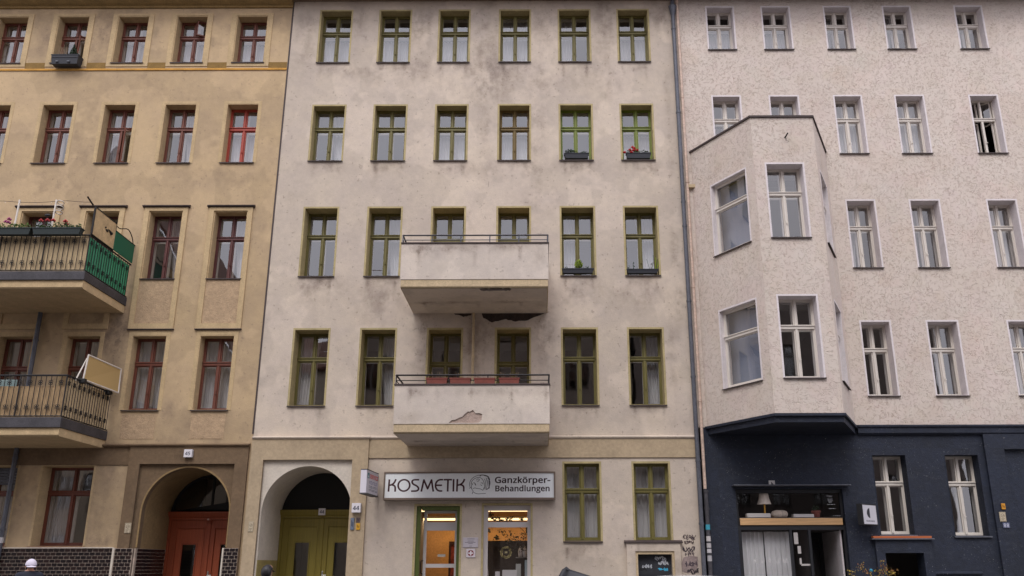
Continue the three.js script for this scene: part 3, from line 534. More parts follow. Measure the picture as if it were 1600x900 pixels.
    for (let z = PB - .12; z > .05; z -= .118, k++) { const m = mesh('bar', g, M.iron, b); m.position.set(xr, 0, z); if (k % 2 === 0) for (const t of [.22, .82]) { const q = mesh('rosette', scroll, M.iron, b); q.position.set(xr + .008, rb + (rt - rb) * t, z); q.rotation.y = Math.PI / 2; } }
    return { rb, rt, f1 };
  };
  globalThis.LB1 = balc(424, 437.6, 450, 367.5); globalThis.LB2 = balc(652, 668, 681, 586.5);
  globalThis.LBX = { xr, xl, P45, lx0, lw, rows, gy1 };
}
console.log('ochre');

// ================================================================ the roughcast house
const roughH = thing('roughcast_apartment_building', 'pinkish roughcast house with bay, white windows and dark navy ground floor', 'building');
{
  const cols = { 1: [4.86, 5.70], 2: [6.475, 7.335], 3: [8.29, 9.11], 4: [10.01, 10.86], 5: [12.1, 12.94], 6: [13.9, 14.75] };
  const rows = { 1: [Y(1240, 77.4), Y(1240, 10.2)], 2: [Y(1400, 239.8), Y(1350, 149)], 3: [Y(1450, 418), Y(1450, 312)], 4: [Y(1450, 618.3), Y(1450, 501)] };
  const yG = Y(1400, 667), T = 17.55;
  const s = rectPath(new THREE.Shape(), XC + .004, XE, yG, T), wins = [];
  const add = (r, c, x0, x1, y0, y1, d = r > 2 ? .33 : .27) => { const o = { x0, x1, y0, y1, d, fm: M.white, rm: M.lilac, bm: M.lilac, band: .045 }; wins.push([r, c, o]); return o; };
  for (let r = 1; r <= 4; r++) for (let c = 1; c <= 6; c++) {
    if (r > 2 && c < 3) continue; if (c === 6 && r < 3) continue;
    const o = add(r, c, cols[c][0] + .045, cols[c][1] - .045, rows[r][0], rows[r][1] - .03);
    if (r === 2 && c === 5) { o.open = [-.7, 0, 1.15, -.0]; o.open = [.5, .35, 1.2, .6].map(v => v); o.inner = false; }
    hole(s, o.x0 - .01, o.x1 + .01, o.y0 - .002, o.y1 + .01);
  }
  // opening from the bay into the rooms
  const A = [4.18, 0], B = [5.37, 2], C = [6.95, 2], D = [7.9, 0], bt = 12.49, bb = 4.95;
  hole(s, A[0] + .3, D[0] - .3, bb + .3, bt - .6);
  mesh('wall', ext(s, -.52, 0), M.wallR, roughH);
  // bay walls
  const bayWin = { 3: [Y(1230, 371, 2), Y(1230, 256.4, 2)], 4: [Y(1250, 590.3, 2), Y(1250, 462.3, 2)] };
  const face = (p, q, win0, win1, colsN) => {
    const dx = q[0] - p[0], dz = q[1] - p[1], L = Math.hypot(dx, dz), turn = Math.atan2(-dz, dx);
    const f = rectPath(new THREE.Shape(), 0, L, bb, bt); const os = [];
    for (const r of [3, 4]) { const o = { x0: win0, x1: win1, y0: bayWin[r][0], y1: bayWin[r][1], d: colsN === 1 ? .12 : .3, fm: M.white, rm: M.lilac, bm: M.lilac, band: .045, cols: colsN, inner: colsN === 2, at: [p[0], 0, p[1]], turn }; hole(f, o.x0 - .01, o.x1 + .01, o.y0 - .002, o.y1 + .01); os.push(o); }
    const m = mesh('bay_wall', ext(f, -.3, 0), M.wallR, roughH); m.position.set(p[0], 0, p[1]); m.rotation.y = turn;
    os.forEach(o => win(roughH, o)); return { L, turn };
  };
  const LL = Math.hypot(1.19, 2), LR = Math.hypot(.95, 2);
  face(A, B, LL * .315, LL * .86, 1); face(B, C, .31, 1.21, 2); face(C, D, LR * .2, LR * .72, 1);
  for (const r of [3, 4]) { const o = solo('reflection_sheet', cloth(LL * .25, LL * .92, bayWin[r][0], bayWin[r][1], -.42, .004, 2, 40 + r), std([136, 144, 162], { side: THREE.DoubleSide }), `added blue-grey reflection blind in the slanted ${r === 3 ? 'upper' : 'lower'} bay window nearest the downpipes`, 'sheeting'); o.position.set(A[0], 0, A[1]); o.rotation.y = Math.atan2(-2, 1.19); }  // added sheets whose plain colour stands in for the panes' bluish reflection
  const bay = (o, y) => [[A[0] - o, 0], [B[0] - o * .5, 2 + o], [C[0] + o * .5, 2 + o], [D[0] + o, 0]];
  const lid = (o, y0, y1, mat, name) => { const g = new THREE.ExtrudeGeometry(poly(bay(o).map(([x, z]) => [x, -z])), { depth: y1 - y0, bevelEnabled: false }).rotateX(-Math.PI / 2).translate(0, y0, 0); return mesh(name, planarUV(g), mat, roughH); };
  lid(.04, bt, bt + .05, M.sillDark, 'bay_coping'); lid(-.32, 8.45, 8.7, M.ceil, 'floor_slab');
  lid(.05, bb - .06, bb - .002, M.navy, 'bay_cornice'); lid(-.02, bb - .2, bb - .062, M.navy, 'bay_soffit');
  mesh('overflow_spout', planarUV(bar([6.2, Y(1223, 213, 2.1), 1.95], [6.24, Y(1223, 213, 2.1) + .06, 2.16], .02)), M.iron, roughH);
  for (const [r, c, o] of wins) win(roughH, o);
  const fl = { 1: 'top floor', 2: 'fourth floor', 3: 'third floor', 4: 'second floor' };
  for (const [r, c, k] of [[1, 1, 'low'], [1, 2, 'low'], [1, 3, 'left'], [1, 4, 'left'], [1, 5, 'left'], [2, 3, 'full'], [2, 4, 'full'], [2, 1, 'low'], [3, 3, 'left'], [3, 4, 'left'], [3, 5, 'full'], [4, 5, 'full']])
    curtain(wins.find(q => q[0] === r && q[1] === c)[2], k, `${k === 'grey' ? 'grey' : 'white'} curtain on the roughcast house's ${fl[r]}, in the ${ORD[r > 2 ? c - 3 : c - 1]} window right of ${r > 2 ? 'the bay' : 'the downpipes'}`, 'curtains of the roughcast house');
  shell(roughH, XC + .008, XE, T, 21);
  mesh('eaves', profile([[-.2, T - .12], [.75, T - .1], [.8, T - .04], [.8, T + .08], [-.2, T + .32]], XC + .01, XE), M.sillDark, roughH);
  interior(roughH, XC + .27, XE - .26, [.9, rows[4][0] - .75, rows[3][0] - .75, rows[2][0] - .75, rows[1][0] - .75, T - .05], [8, 11.4]);

  // navy ground storey
  const g = rectPath(new THREE.Shape(), XC + .06, XE, .1, yG - .006);
  const shop = { x0: X(1151.5, 800), x1: X(1320, 800), y1: Y(1230, 764) };
  hole(g, shop.x0, shop.x1, .101, shop.y1);
  const gw = []; for (const [a, b, vt, vb] of [[X(1363, 712), X(1412.7, 710), 711, 836], [X(1476, 711), X(1526, 710), 711, 838]]) { const o = { x0: a, x1: b + .02, y0: Y(1420, vb), y1: Y(1420, vt), d: .32, fm: M.white, rm: M.navy, bm: M.navy, band: 0, sm: M.zinc }; gw.push(o); hole(g, o.x0 - .01, o.x1 + .01, o.y0 - .002, o.y1 + .01); }
  const bz = { x0: X(1383, 880), x1: X(1443, 880), y1: Y(1410, 864) }; hole(g, bz.x0, bz.x1, .5, bz.y1);
  const pr = { x0: X(1566.5, 702), x1: X(1566.5, 702) + 2.35, top: Y(1590, 702) }; hole(g, pr.x0, pr.x1, .101, pr.top);
  mesh('ground_wall', ext(g, -.35, -.008), M.navy, roughH);
  gw.forEach(o => win(roughH, o));
  mesh('cornice', profile([[-.02, yG - .2], [.05, yG - .2], [.09, yG - .16], [.09, yG - .03], [.13, yG - .01], [.13, yG + .03], [-.02, yG + .06]], D[0] + .02, XE), M.navy, roughH);
  mesh('portal_pilaster', (() => { const q = rectPath(new THREE.Shape(), X(1535, 690), XE, .1, yG - .19); hole(q, pr.x0, pr.x1, .1005, pr.top - .003); return ext(q, -.02, .07); })(), M.navy, roughH);
  const pa = { x0: X(1580, 800), apex: Y(1600, 702) - .12 }; pa.x1 = pa.x0 + 2.05;
  const a = rectPath(new THREE.Shape(), pr.x0 + .002, pr.x1 - .002, .1, pr.top - .004); a.holes.push(archPath(new THREE.Path(), pa.x0, pa.x1, .102, pa.apex)); mesh('portal_arch', ext(a, -.2, -.03, 40), M.navy, roughH);
  const v = archPath(new THREE.Shape(), pa.x0 - .1, pa.x1 + .1, .1, pa.apex + .1); v.holes.push(archPath(new THREE.Path(), pa.x0 + .001, pa.x1 - .001, .101, pa.apex - .001)); mesh('vault', ext(v, -.9, -.202, 40), M.navy, roughH);
  M.darkDoor = std(woodTex([40, 38, 40], .3), { roughness: .5 });
  houseDoor(roughH, pa.x0, pa.x1, pa.apex, -.6, Y(1590, 776, -.6), M.darkDoor, M.darkDoor, M.darkDoor);
  mesh('plinth_ledge', profile([[-.02, 1.43], [.05, 1.43], [.05, 1.46], [-.02, 1.5]], X(1460, 896), X(1535, 896)), M.navy, roughH);
  // light-well block under the first window, with a plank on its ledge
  const x0 = X(1367, 860), x1 = X(1455, 860), yt = Y(1400, 843.5); const q = rectPath(new THREE.Shape(), x0, x1, .1, yt); hole(q, bz.x0, bz.x1, .5, bz.y1);
  mesh('plinth_block', ext(q, -.02, .09), M.navy, roughH); mesh('plinth_ledge', bbox(X(1359, 840), X(1456, 840), yt, yt + .03, -.01, .16, .008), M.zinc, roughH);
  solo('plank', bbox(X(1361, 838), X(1452, 838), yt + .032, yt + .085, .0, .14, .006), std(plankTex([172, 92, 50], .35), { roughness: .6 }), 'orange-brown wooden plank lying on the navy window ledge', 'plank');
  // shop front
  const yl = Y(1230, 760); mesh('shop_ledge', bbox(X(1143.5, 759), X(1325.6, 759), yl, yl + .03, -.02, .22, .008), M.zinc, roughH);
  globalThis.RS = { shop, gw, yl, bz };
}
console.log('roughcast');

// ================================================================ print
function canvasTex(w, h, draw) { const c = document.createElement('canvas'); c.width = w; c.height = h; draw(c.getContext('2d'), w, h); const t = new THREE.CanvasTexture(c); t.colorSpace = THREE.SRGBColorSpace; t.anisotropy = 4; return t; }
function face(w, h, x, y, z, mat, name, parent, turn = 0, tilt = 0) { const m = mesh(name, new THREE.PlaneGeometry(w, h), mat, parent); m.position.set(x, y, z); m.rotation.set(tilt, turn, 0, 'YXZ'); return m; }
const printed = (t, o = {}) => std(t, { roughness: .5, ...o });
function fitText(c, s, x, y, wd, size, font = 'sans-serif', weight = '') { c.font = `${weight} ${size}px ${font}`; const k = wd / c.measureText(s).width; c.save(); c.translate(x, y); c.scale(k, 1); c.fillText(s, 0, 0); if (size > 60) { c.strokeStyle = c.fillStyle; c.lineWidth = size * .05; c.strokeText(s, 0, 0); } c.restore(); }

// ---- long illuminated-box sign over the beauty shop (unlit)
{
  const z = .24, x0 = X(599, 760, z), x1 = X(867.8, 758, z), y0 = Y(733, 781, z), y1 = Y(733, 737, z);
  const sg = thing('shop_sign', 'long white box sign lettered KOSMETIK above the beauty shop', 'sign');
  const t = canvasTex(2048, 326, (c, w, h) => {
    const sx = w / 1435, P = (x, y) => [(x - 100) * sx, (y - 96) * sx];
    c.fillStyle = '#eceff0'; c.fillRect(0, 0, w, h);
    const r = rng(3); for (let i = 0; i < 900; i++) { c.fillStyle = `rgba(${120 + r() * 60},${110 + r() * 60},${100 + r() * 50},${.02 + r() * .05})`; const q = r() * 30; c.fillRect(r() * w, r() * h, 1 + q * .15, 4 + q * 2); }
    c.strokeStyle = '#3c141c'; c.lineWidth = 14.5 * sx; c.lineJoin = 'round'; c.lineCap = 'butt';
    const path = (...segs) => { c.beginPath(); for (const s of segs) { const p = []; for (let i = 1; i < s.length; i += 2) p.push(...P(s[i], s[i + 1])); if (s[0] === 'M') c.moveTo(...p); if (s[0] === 'L') c.lineTo(...p); if (s[0] === 'Q') c.quadraticCurveTo(...p); if (s[0] === 'C') c.bezierCurveTo(...p); } c.stroke(); };
    path(['M', 135, 152], ['L', 132, 266]); path(['M', 190, 150], ['Q', 178, 204, 136, 207]); path(['M', 158, 204], ['Q', 188, 206, 188, 236], ['L', 188, 266]);
    c.beginPath(); c.ellipse(...P(261, 208), 49 * sx, 53 * sx, 0, 0, 7); c.stroke();
    path(['M', 388, 156], ['L', 352, 156], ['C', 322, 157, 322, 190, 350, 203], ['C', 396, 222, 396, 258, 360, 261], ['L', 324, 262]);
    path(['M', 410, 266], ['L', 429, 158], ['L', 463, 240], ['L', 494, 158], ['L', 512, 266]);
    path(['M', 592, 156], ['L', 570, 156], ['C', 516, 160, 516, 258, 570, 261], ['L', 588, 261]); path(['M', 530, 208], ['L', 584, 208]);
    path(['M', 597, 156], ['L', 668, 156]); path(['M', 634, 156], ['L', 634, 266]); path(['M', 682, 150], ['L', 682, 266]);
    path(['M', 714, 150], ['L', 712, 266]); path(['M', 774, 150], ['Q', 762, 204, 716, 207]); path(['M', 740, 204], ['Q', 770, 206, 770, 236], ['L', 770, 266]);
    // line drawing of a reclining woman's head
    c.strokeStyle = '#2a2a2e'; c.lineWidth = 4 * sx; c.lineCap = 'round';
    path(['M', 822, 222], ['C', 812, 190, 822, 150, 862, 128], ['C', 900, 108, 950, 104, 980, 130]);
    path(['M', 836, 236], ['C', 836, 210, 826, 196, 836, 176], ['C', 844, 150, 880, 132, 905, 136], ['C', 935, 150, 950, 190, 944, 240]);
    path(['M', 818, 238], ['L', 826, 226], ['L', 850, 262], ['L', 842, 288]); path(['M', 852, 272], ['Q', 880, 292, 905, 288], ['L', 955, 284]);
    path(['M', 848, 240], ['Q', 866, 228, 882, 240], ['Q', 910, 236, 932, 256], ['L', 942, 230]); path(['M', 850, 186], ['Q', 866, 182, 872, 210], ['L', 862, 196]); path(['M', 838, 190], ['Q', 846, 198, 842, 206]);
    path(['M', 876, 160], ['Q', 888, 140, 902, 156], ['Q', 894, 176, 882, 170]); path(['M', 914, 188], ['Q', 930, 180, 932, 198]); path(['M', 912, 204], ['L', 924, 212]);
    path(['M', 945, 150], ['Q', 962, 190, 950, 250]); path(['M', 958, 140], ['Q', 976, 190, 962, 246]);
    c.lineWidth = 6.5 * sx; path(['M', 905, 122], ['Q', 925, 104, 948, 120], ['Q', 985, 126, 988, 160]); path(['M', 972, 140], ['Q', 1000, 172, 986, 216], ['Q', 984, 240, 962, 248]); c.lineWidth = 3.4 * sx; for (let i = 0; i < 7; i++) path(['M', 968 + i * 2, 160 + i * 11], ['Q', 994, 164 + i * 11, 984, 172 + i * 11]);
    c.fillStyle = '#28121a'; fitText(c, 'Ganzkörper-', ...P(1030, 187), 476 * sx, 76 * sx); fitText(c, 'Behandlungen', ...P(1032, 264), 470 * sx, 70 * sx);
  });
  mesh('casing', ring(x0, x1, y0, y1, x0 + .035, x1 - .035, y0 + .05, y1 - .035, .02, z), std([122, 106, 94], { roughness: .5, metalness: .2 }), sg);
  mesh('back_panel', box(x0 + .03, x1 - .03, y0 + .03, y1 - .03, .02, z - .05), M.zincDark, sg);
  face(x1 - x0 - .07, y1 - y0 - .085, (x0 + x1) / 2, (y0 + y1) / 2 + .0075, z - .02, printed(t, { roughness: .35 }), 'lettered_face', sg);
}
// ---- small projecting box sign
{
  const a = { x: X(573, 750, 1.35), z: 1.35 }, b = { x: X(591, 755, .25), z: .25 }, L = Math.hypot(b.x - a.x, b.z - a.z), th = .15;
  const sg = thing('projecting_sign', 'small white box sign with red and blue lettering beside the KOSMETIK sign', 'sign');
  const y1 = Y(573, 733, 1.35), y0 = Y(573, 771, 1.35), g = new THREE.Group(); const turn = Math.atan2(-(b.z - a.z), b.x - a.x);
  sg.position.set(a.x, 0, a.z); sg.rotation.y = turn;   // local x runs from the front edge to the wall; the lettered side looks along local +z
  const t = canvasTex(512, 340, (c, w, h) => {
    c.fillStyle = '#cfc9d2'; c.fillRect(0, 0, w, h); c.fillStyle = '#1d6f7c'; c.fillRect(14, 30, 84, 84); c.fillStyle = '#e8ecf0'; c.beginPath(); c.moveTo(40, 100); c.lineTo(58, 44); c.lineTo(72, 100); c.fill();
    c.fillStyle = '#c8322c'; fitText(c, 'SERVICE', 110, 106, 380, 92, 'sans-serif', 'bold'); c.fillStyle = '#4c4a86'; const r = rng(8);
    for (const [y, hh, n] of [[150, 44, 9], [226, 30, 11], [280, 22, 12]]) for (let i = 0; i < n; i++) { const x = 100 + i * 380 / n, ww = 380 / n - 10; c.lineWidth = 7; c.strokeStyle = y > 200 ? '#4a4866' : '#4c4a8c'; c.beginPath(); c.moveTo(x, y + hh); c.lineTo(x, y); if (r() > .4) c.lineTo(x + ww, y); if (r() > .5) c.lineTo(x + ww, y + hh); if (r() > .5) { c.moveTo(x, y + hh); c.lineTo(x + ww, y + hh); } c.stroke(); }
  });
  mesh('casing', bbox(0, L, y0, y1, -th, 0, .015), std([214, 210, 218], { roughness: .4 }), sg);
  mesh('edge_trim', merge([box(-.004, L + .004, y1 - .012, y1 + .006, -th - .004, .006), box(-.004, L + .004, y0 - .006, y0 + .02, -th - .004, .006)]), M.zincDark, sg);
  face(L - .04, y1 - y0 - .06, L / 2, (y0 + y1) / 2, .004, printed(t), 'lettered_face', sg);
  for (const y of [y0 + .05, y1 - .05]) mesh('bracket', planarUV(bar([L - .02, y, -th / 2], [L + .32, y, -th / 2], .022)), M.black, sg);
}
function plate(u0, u1, v0, v1, z, th, draw, name, label, o = {}) {
  const x0 = X(u0, (v0 + v1) / 2, z + th), x1 = X(u1, (v0 + v1) / 2, z + th), y0 = Y((u0 + u1) / 2, v1, z + th), y1 = Y((u0 + u1) / 2, v0, z + th), p = thing(name, label, o.cat || 'sign', o.group);
  mesh('plate', bbox(x0, x1, y0, y1, z, z + th, Math.min(.01, th * .4)), std(o.side || [205, 202, 206], { roughness: .5 }), p);
  const w = 256, h = Math.round(256 * (y1 - y0) / (x1 - x0)); face(x1 - x0 - .012, y1 - y0 - .012, (x0 + x1) / 2, (y0 + y1) / 2, z + th + .003, printed(canvasTex(w, h, draw)), 'print', p); return p;
}
const num = s => (c, w, h) => { c.fillStyle = '#dcd8dc'; c.fillRect(0, 0, w, h); c.fillStyle = '#20263c'; c.font = `bold ${h * .66}px sans-serif`; c.textAlign = 'center'; c.textBaseline = 'middle'; c.fillText(s, w / 2, h * .53); };
plate(287, 300, 702, 714.5, .07, .1, num('45'), 'house_number', 'white box house number 45 above the ochre house arch');
plate(549.3, 563.5, 786, 801, .07, .12, num('44'), 'house_number', 'white box house number 44 on the pier beside the olive door');
plate(497.5, 508.5, 794, 805, -1.6, .02, num('44'), 'house_number', 'flat white house number 44 on the olive door transom');
plate(319.5, 331, 809.5, 813.5, -1.6, .015, (c, w, h) => { c.fillStyle = '#8a3e22'; c.fillRect(0, 0, w, h); c.fillStyle = '#d8cfc4'; c.font = `bold ${h * .9}px sans-serif`; c.textAlign = 'center'; c.fillText('45', w / 2, h * .85); }, 'house_number', 'small painted house number 45 on the rust-red door transom', { side: [138, 62, 34] });
const notice = (c, w, h) => { c.fillStyle = '#b9ab92'; c.fillRect(0, 0, w, h); c.strokeStyle = '#574c40'; c.lineWidth = 9; c.strokeRect(14, 14, w - 28, h - 28); c.lineWidth = 16; c.beginPath(); c.arc(w / 2, h * .36, w * .27, 0, 7); c.stroke(); c.beginPath(); c.moveTo(w * .35, h * .45); c.lineTo(w * .6, h * .3); c.lineTo(w * .66, h * .4); c.stroke(); c.fillStyle = '#574c40'; for (let i = 0; i < 3; i++) c.fillRect(w * .2, h * (.66 + i * .09), w * (.6 - i * .12), h * .035); };
plate(194.5, 204.5, 817, 833, .07, .012, notice, 'notice_plate', 'small cream notice with a circle symbol left of the rust-red door', { side: [180, 166, 140] });
plate(388, 396, 814.5, 831, .07, .012, notice, 'notice_plate', 'small tan notice with a circle symbol left of the olive door arch', { side: [180, 166, 140] });
plate(1562, 1572, 800, 815, .07, .012, notice, 'notice_plate', 'small cream notice with a circle symbol on the navy pilaster', { side: [190, 178, 150] });
const col = (a, b) => (c, w, h) => { c.fillStyle = a; c.fillRect(0, 0, w, h); c.fillStyle = b; c.fillRect(w * .2, h * .2, w * .25, h * .5); c.fillRect(w * .55, h * .35, w * .25, h * .4); };
plate(1565, 1571.2, 786.5, 796, .07, .03, col('#c98a1e', '#7a5010'), 'sticker', 'orange-yellow plate above the cream notice on the navy pilaster', { side: [190, 130, 30] });
plate(1567, 1578, 816.5, 825, .07, .015, (c, w, h) => { c.fillStyle = '#5b5f78'; c.fillRect(0, 0, w, h); c.strokeStyle = '#c9cad6'; c.lineWidth = 16; for (const x of [.28, .72]) { c.beginPath(); c.arc(w * x, h * .34, h * .16, 0, 7); c.stroke(); c.beginPath(); c.arc(w * x, h * .68, h * .16, 0, 7); c.stroke(); } }, 'sticker', 'blue-grey sticker with white rings under the cream notice on the pilaster', { side: [80, 84, 106] });
plate(547.3, 553.3, 809, 828, .07, .03, col('#6a7486', '#3a4050'), 'bell_panel', 'grey-blue bell panel below house number 44 on the pier', { side: [90, 98, 112] });
plate(556.3, 562.5, 808.5, 816, .07, .02, col('#5a4a4a', '#3a3030'), 'sticker', 'dark square plate below house number 44 on the pier', { side: [80, 66, 66] });
plate(556.3, 562.5, 817.5, 828, .07, .02, col('#cf9a22', '#8a6210'), 'sticker', 'yellow square plate on the pier beside the bell panel', { side: [200, 146, 40] });
plate(187.5, 192.5, 873, 883, .05, .012, (c, w, h) => { c.fillStyle = '#9aa3b8'; c.fillRect(0, 0, w, h); c.strokeStyle = '#3c4868'; c.lineWidth = 22; c.beginPath(); c.moveTo(40, h * .8); c.lineTo(200, h * .2); c.moveTo(60, h * .3); c.lineTo(190, h * .7); c.stroke(); }, 'sticker', 'pale blue sticker on the dark glazed bricks', { side: [150, 160, 180] });
plate(176, 183, 880, 885.5, .05, .008, (c, w, h) => { c.fillStyle = '#9c5a5e'; c.fillRect(0, 0, w, h); }, 'sticker', 'faded pink sticker on the dark glazed bricks', { side: [150, 86, 90] });
plate(723.3, 747, 839.8, 855.6, .002, .02, (c, w, h) => { c.fillStyle = '#bdb6bc'; c.fillRect(0, 0, w, h); c.fillStyle = '#4a4650'; const q = [[.28, .1, .5], [.3, .32, .4], [.12, .46, .72], [.36, .58, .3], [.42, .84, .16]]; for (const [x, y, l] of q) for (let i = 0; i < l * 26; i++) c.fillRect(w * x + i * w / 26, h * y, w / 34, h * .055); }, 'shop_plate', 'pale lilac text plate between the beauty shop door and window', { side: [180, 172, 178] });
plate(728.3, 742.7, 857.3, 871.3, .002, .02, (c, w, h) => { c.fillStyle = '#d6cdd2'; c.fillRect(0, 0, w, h); c.strokeStyle = '#7c2c34'; c.lineWidth = w * .09; c.beginPath(); c.arc(w / 2, h / 2, w * .3, 0, 7); c.stroke(); c.fillStyle = '#7c2c34'; c.beginPath(); c.arc(w / 2, h / 2, w * .28, 0, 7); c.fill(); c.fillStyle = '#e6dfe2'; c.fillRect(w * .42, h * .22, w * .16, h * .56); c.fillRect(w * .22, h * .42, w * .56, h * .16); }, 'shop_plate', 'square white plate with a white cross in a red ring', { side: [190, 180, 186] });

// ================================================================ the beauty shop
{
  const b = pale, wx0 = -3.95, wx1 = .42, fy = .95, cy = 3.42, zb = -3.9;
  const wall = std(grainTex([204, 152, 96], .16, 2, 60)), cl2 = std([226, 214, 190]), fl = std(grainTex([120, 84, 56], .3, 1, 61));
  mesh('shop_ceiling', box(wx0, wx1, cy, cy + .1, zb, -.36), cl2, b); mesh('shop_floor', box(wx0, wx1, fy + .004, fy + .05, zb, -.36), fl, b);
  mesh('shop_wall', box(wx0, wx1, fy, cy, zb, zb + .08), wall, b); mesh('shop_wall', box(wx0 - .08, wx0, fy, cy, zb, -.36), wall, b); mesh('shop_wall', box(wx1, wx1 + .08, fy, cy, zb, -.36), wall, b);
  // door
  const alu = std([206, 200, 198], { roughness: .4 }), grn = std(woodTex([76, 86, 32], .25), { roughness: .5 });
  const d = shopDoor, z0 = -.12, dx0 = X(661.5, 850, -.3), top = d.y1 - .02;
  mesh('shutter_frame', merge([box(d.x0 + .003, d.x0 + .1, .3, d.y1 - .003, -.16, -.03), box(d.x1 - .07, d.x1 - .003, .3, d.y1 - .003, -.3, -.03), box(d.x0 + .12, d.x1 - .07, d.y1 - .1, d.y1 - .004, -.3, -.04), box(d.x0 + .003, d.x0 + .03, .3, d.y1 - .003, -.34, -.161)]), grn, b);
  mesh('painted_band', ext(poly([[d.x0 - .06, .3], [d.x0, .3], [d.x0, d.y1], [d.x1, d.y1], [d.x1, .3], [d.x1 + .05, .3], [d.x1 + .05, d.y1 + .05], [d.x0 - .06, d.y1 + .05]]), .001, .006), M.oliveBand, b);
  const yA = Y(690, 816, -.3), yB = Y(690, 829, -.3), yC = Y(690, 881, -.3), yD = Y(690, 887, -.3), xr = d.x1 - .07;
  const dr = mesh('shop_door', merge([box(dx0, dx0 + .07, .95, d.y1 - .1, -.36, -.3), box(xr - .07, xr, .95, d.y1 - .1, -.36, -.3), box(dx0 + .07, xr - .07, yA, yB, -.36, -.3), box(dx0 + .07, xr - .07, d.y1 - .16, d.y1 - .1, -.36, -.3), box(dx0 + .07, xr - .07, yD - .0, yC, -.355, -.295), box(dx0 + .07, xr - .07, .95, 1.08, -.36, -.3)]), alu, b);
  for (const [p, q] of [[yA, d.y1 - .16], [yC, yB], [1.08, yD]]) mesh('pane', new THREE.PlaneGeometry(xr - dx0 - .13, Math.abs(q - p)).translate((dx0 + xr) / 2, (p + q) / 2, -.33), M.plainGlass, dr);
  mesh('handle', tube([[dx0 - .0, Y(655, 876, -.28), -.29], [dx0 - .03, Y(655, 877, -.28), -.22], [dx0 - .03, Y(655, 888, -.28) - .1, -.22], [dx0 - .0, Y(655, 890, -.28) - .1, -.29]], .014), M.iron, dr);
  mesh('notice', box(X(684, 865, -.32), X(696, 865, -.32), Y(690, 870, -.32), Y(690, 866, -.32), -.338, -.332), std([190, 186, 176]), dr);
  // display window
  const w = shopWin, zf = -.14, yT0 = Y(790, 824, zf), yT1 = Y(790, 815.6, zf);
  const sw = mesh('display_window', merge([ring(w.x0 + .002, w.x1 - .002, w.y0 + .002, w.y1 - .002, w.x0 + .1, w.x1 - .08, w.y0 + .1, w.y1 - .12, zf - .07, zf), box(w.x0 + .1, w.x1 - .08, yT0, yT1, zf - .07, zf + .002)]), alu, b);
  mesh('painted_band', ext(poly([[w.x0 - .05, .6], [w.x0, .6], [w.x0, w.y1], [w.x1, w.y1], [w.x1, .6], [w.x1 + .05, .6], [w.x1 + .05, w.y1 + .05], [w.x0 - .05, w.y1 + .05]]), .001, .006), M.oliveBand, b);
  mesh('pane', new THREE.PlaneGeometry(w.x1 - w.x0 - .17, yT0 - w.y0 - .1).translate((w.x0 + w.x1 + .02) / 2, (yT0 + w.y0 + .1) / 2, zf - .035), M.glass[0], sw);
  mesh('pane', new THREE.PlaneGeometry(w.x1 - w.x0 - .17, w.y1 - .12 - yT1).translate((w.x0 + w.x1 + .02) / 2, (yT1 + w.y1 - .12) / 2, zf - .035), M.plainGlass, sw);
  mesh('sill', bbox(w.x0 - .05, w.x1 + .05, w.y0 - .05, w.y0, -.1, .08, .01), M.sillDark, sw);
  // ring-shaped transfer on the glass
  const xc = X(790.5, 863, zf), yc = Y(790.5, 863, zf), gold = std([176, 160, 112], { roughness: .6 }), rr = rng(4), petals = [];
  for (let i = 0; i < 46; i++) { const a = i / 46 * 6.283, q = .1 + .03 * rr(); petals.push(new THREE.CircleGeometry(.018, 6).scale(1, 1.6, 1).rotateZ(a + rr()).translate(xc + Math.cos(a) * q, yc + Math.sin(a) * q, zf - .03)); }
  mesh('transfer', merge(petals.map(planarUV)), gold, sw);
  face(.1, .07, xc, yc, zf - .03, printed(canvasTex(128, 90, (c) => { c.fillStyle = '#4a4432'; c.fillRect(0, 0, 128, 90); c.fillStyle = '#c8b88a'; c.font = 'bold 72px serif'; c.textAlign = 'center'; c.fillText('30', 64, 70); })), 'transfer_number', sw);
  // dark backdrop behind the display and a trailing house plant
  mesh('display_backdrop', box(w.x0 - .25, w.x1 + .3, fy + .05, Y(790, 845, -.95), -1.0, -.95), std(grainTex([64, 54, 48], .4, 1, 62)), b);
  const hp = thing('house_plant', 'dark leafy plant trailing along the top of the display window', 'plant'), hz = -.42;
  mesh('stem', tube([[X(762, 806, hz), Y(762, 806, hz), hz], [X(785, 813, hz), Y(785, 813, hz), hz], [X(806, 820, hz), Y(806, 820, hz), hz], [X(822, 836, hz), Y(822, 836, hz), hz - .05], [X(815, 862, hz), Y(815, 862, hz), hz - .1]], .008, 30, 6), std([60, 48, 36]), hp);
  const spots = [[766, 804, 7, 5], [772, 811, 8, 4], [781, 812, 7, 4], [792, 812, 8, 4], [800, 809, 6, 3], [815, 811, 4, 3], [763, 829, 5, 5], [784, 832, 8, 6], [798, 836, 9, 8], [808, 842, 8, 10], [818, 838, 8, 9], [804, 854, 10, 9], [816, 856, 8, 10], [775, 840, 6, 4], [823, 828, 3, 5], [797, 846, 9, 8]];
  mesh('foliage', leaves(620, .05, 200, q => { const k = spots[Math.floor(q() * spots.length)], u = k[0] + (q() + q() - 1) * k[2], v = k[1] + (q() + q() - 1) * k[3], zz = hz - q() * .25, p = W(u, v, zz); return [p.x, p.y, zz]; }), leafMat([34, 42, 22]), hp);
  // lamps along the ceiling
  const lampM = () => { const m = new THREE.MeshStandardMaterial({ color: 0xfff0d0 }); m.emissive = new THREE.Color(1, .72, .36); m.emissiveIntensity = 1.3; return m; };
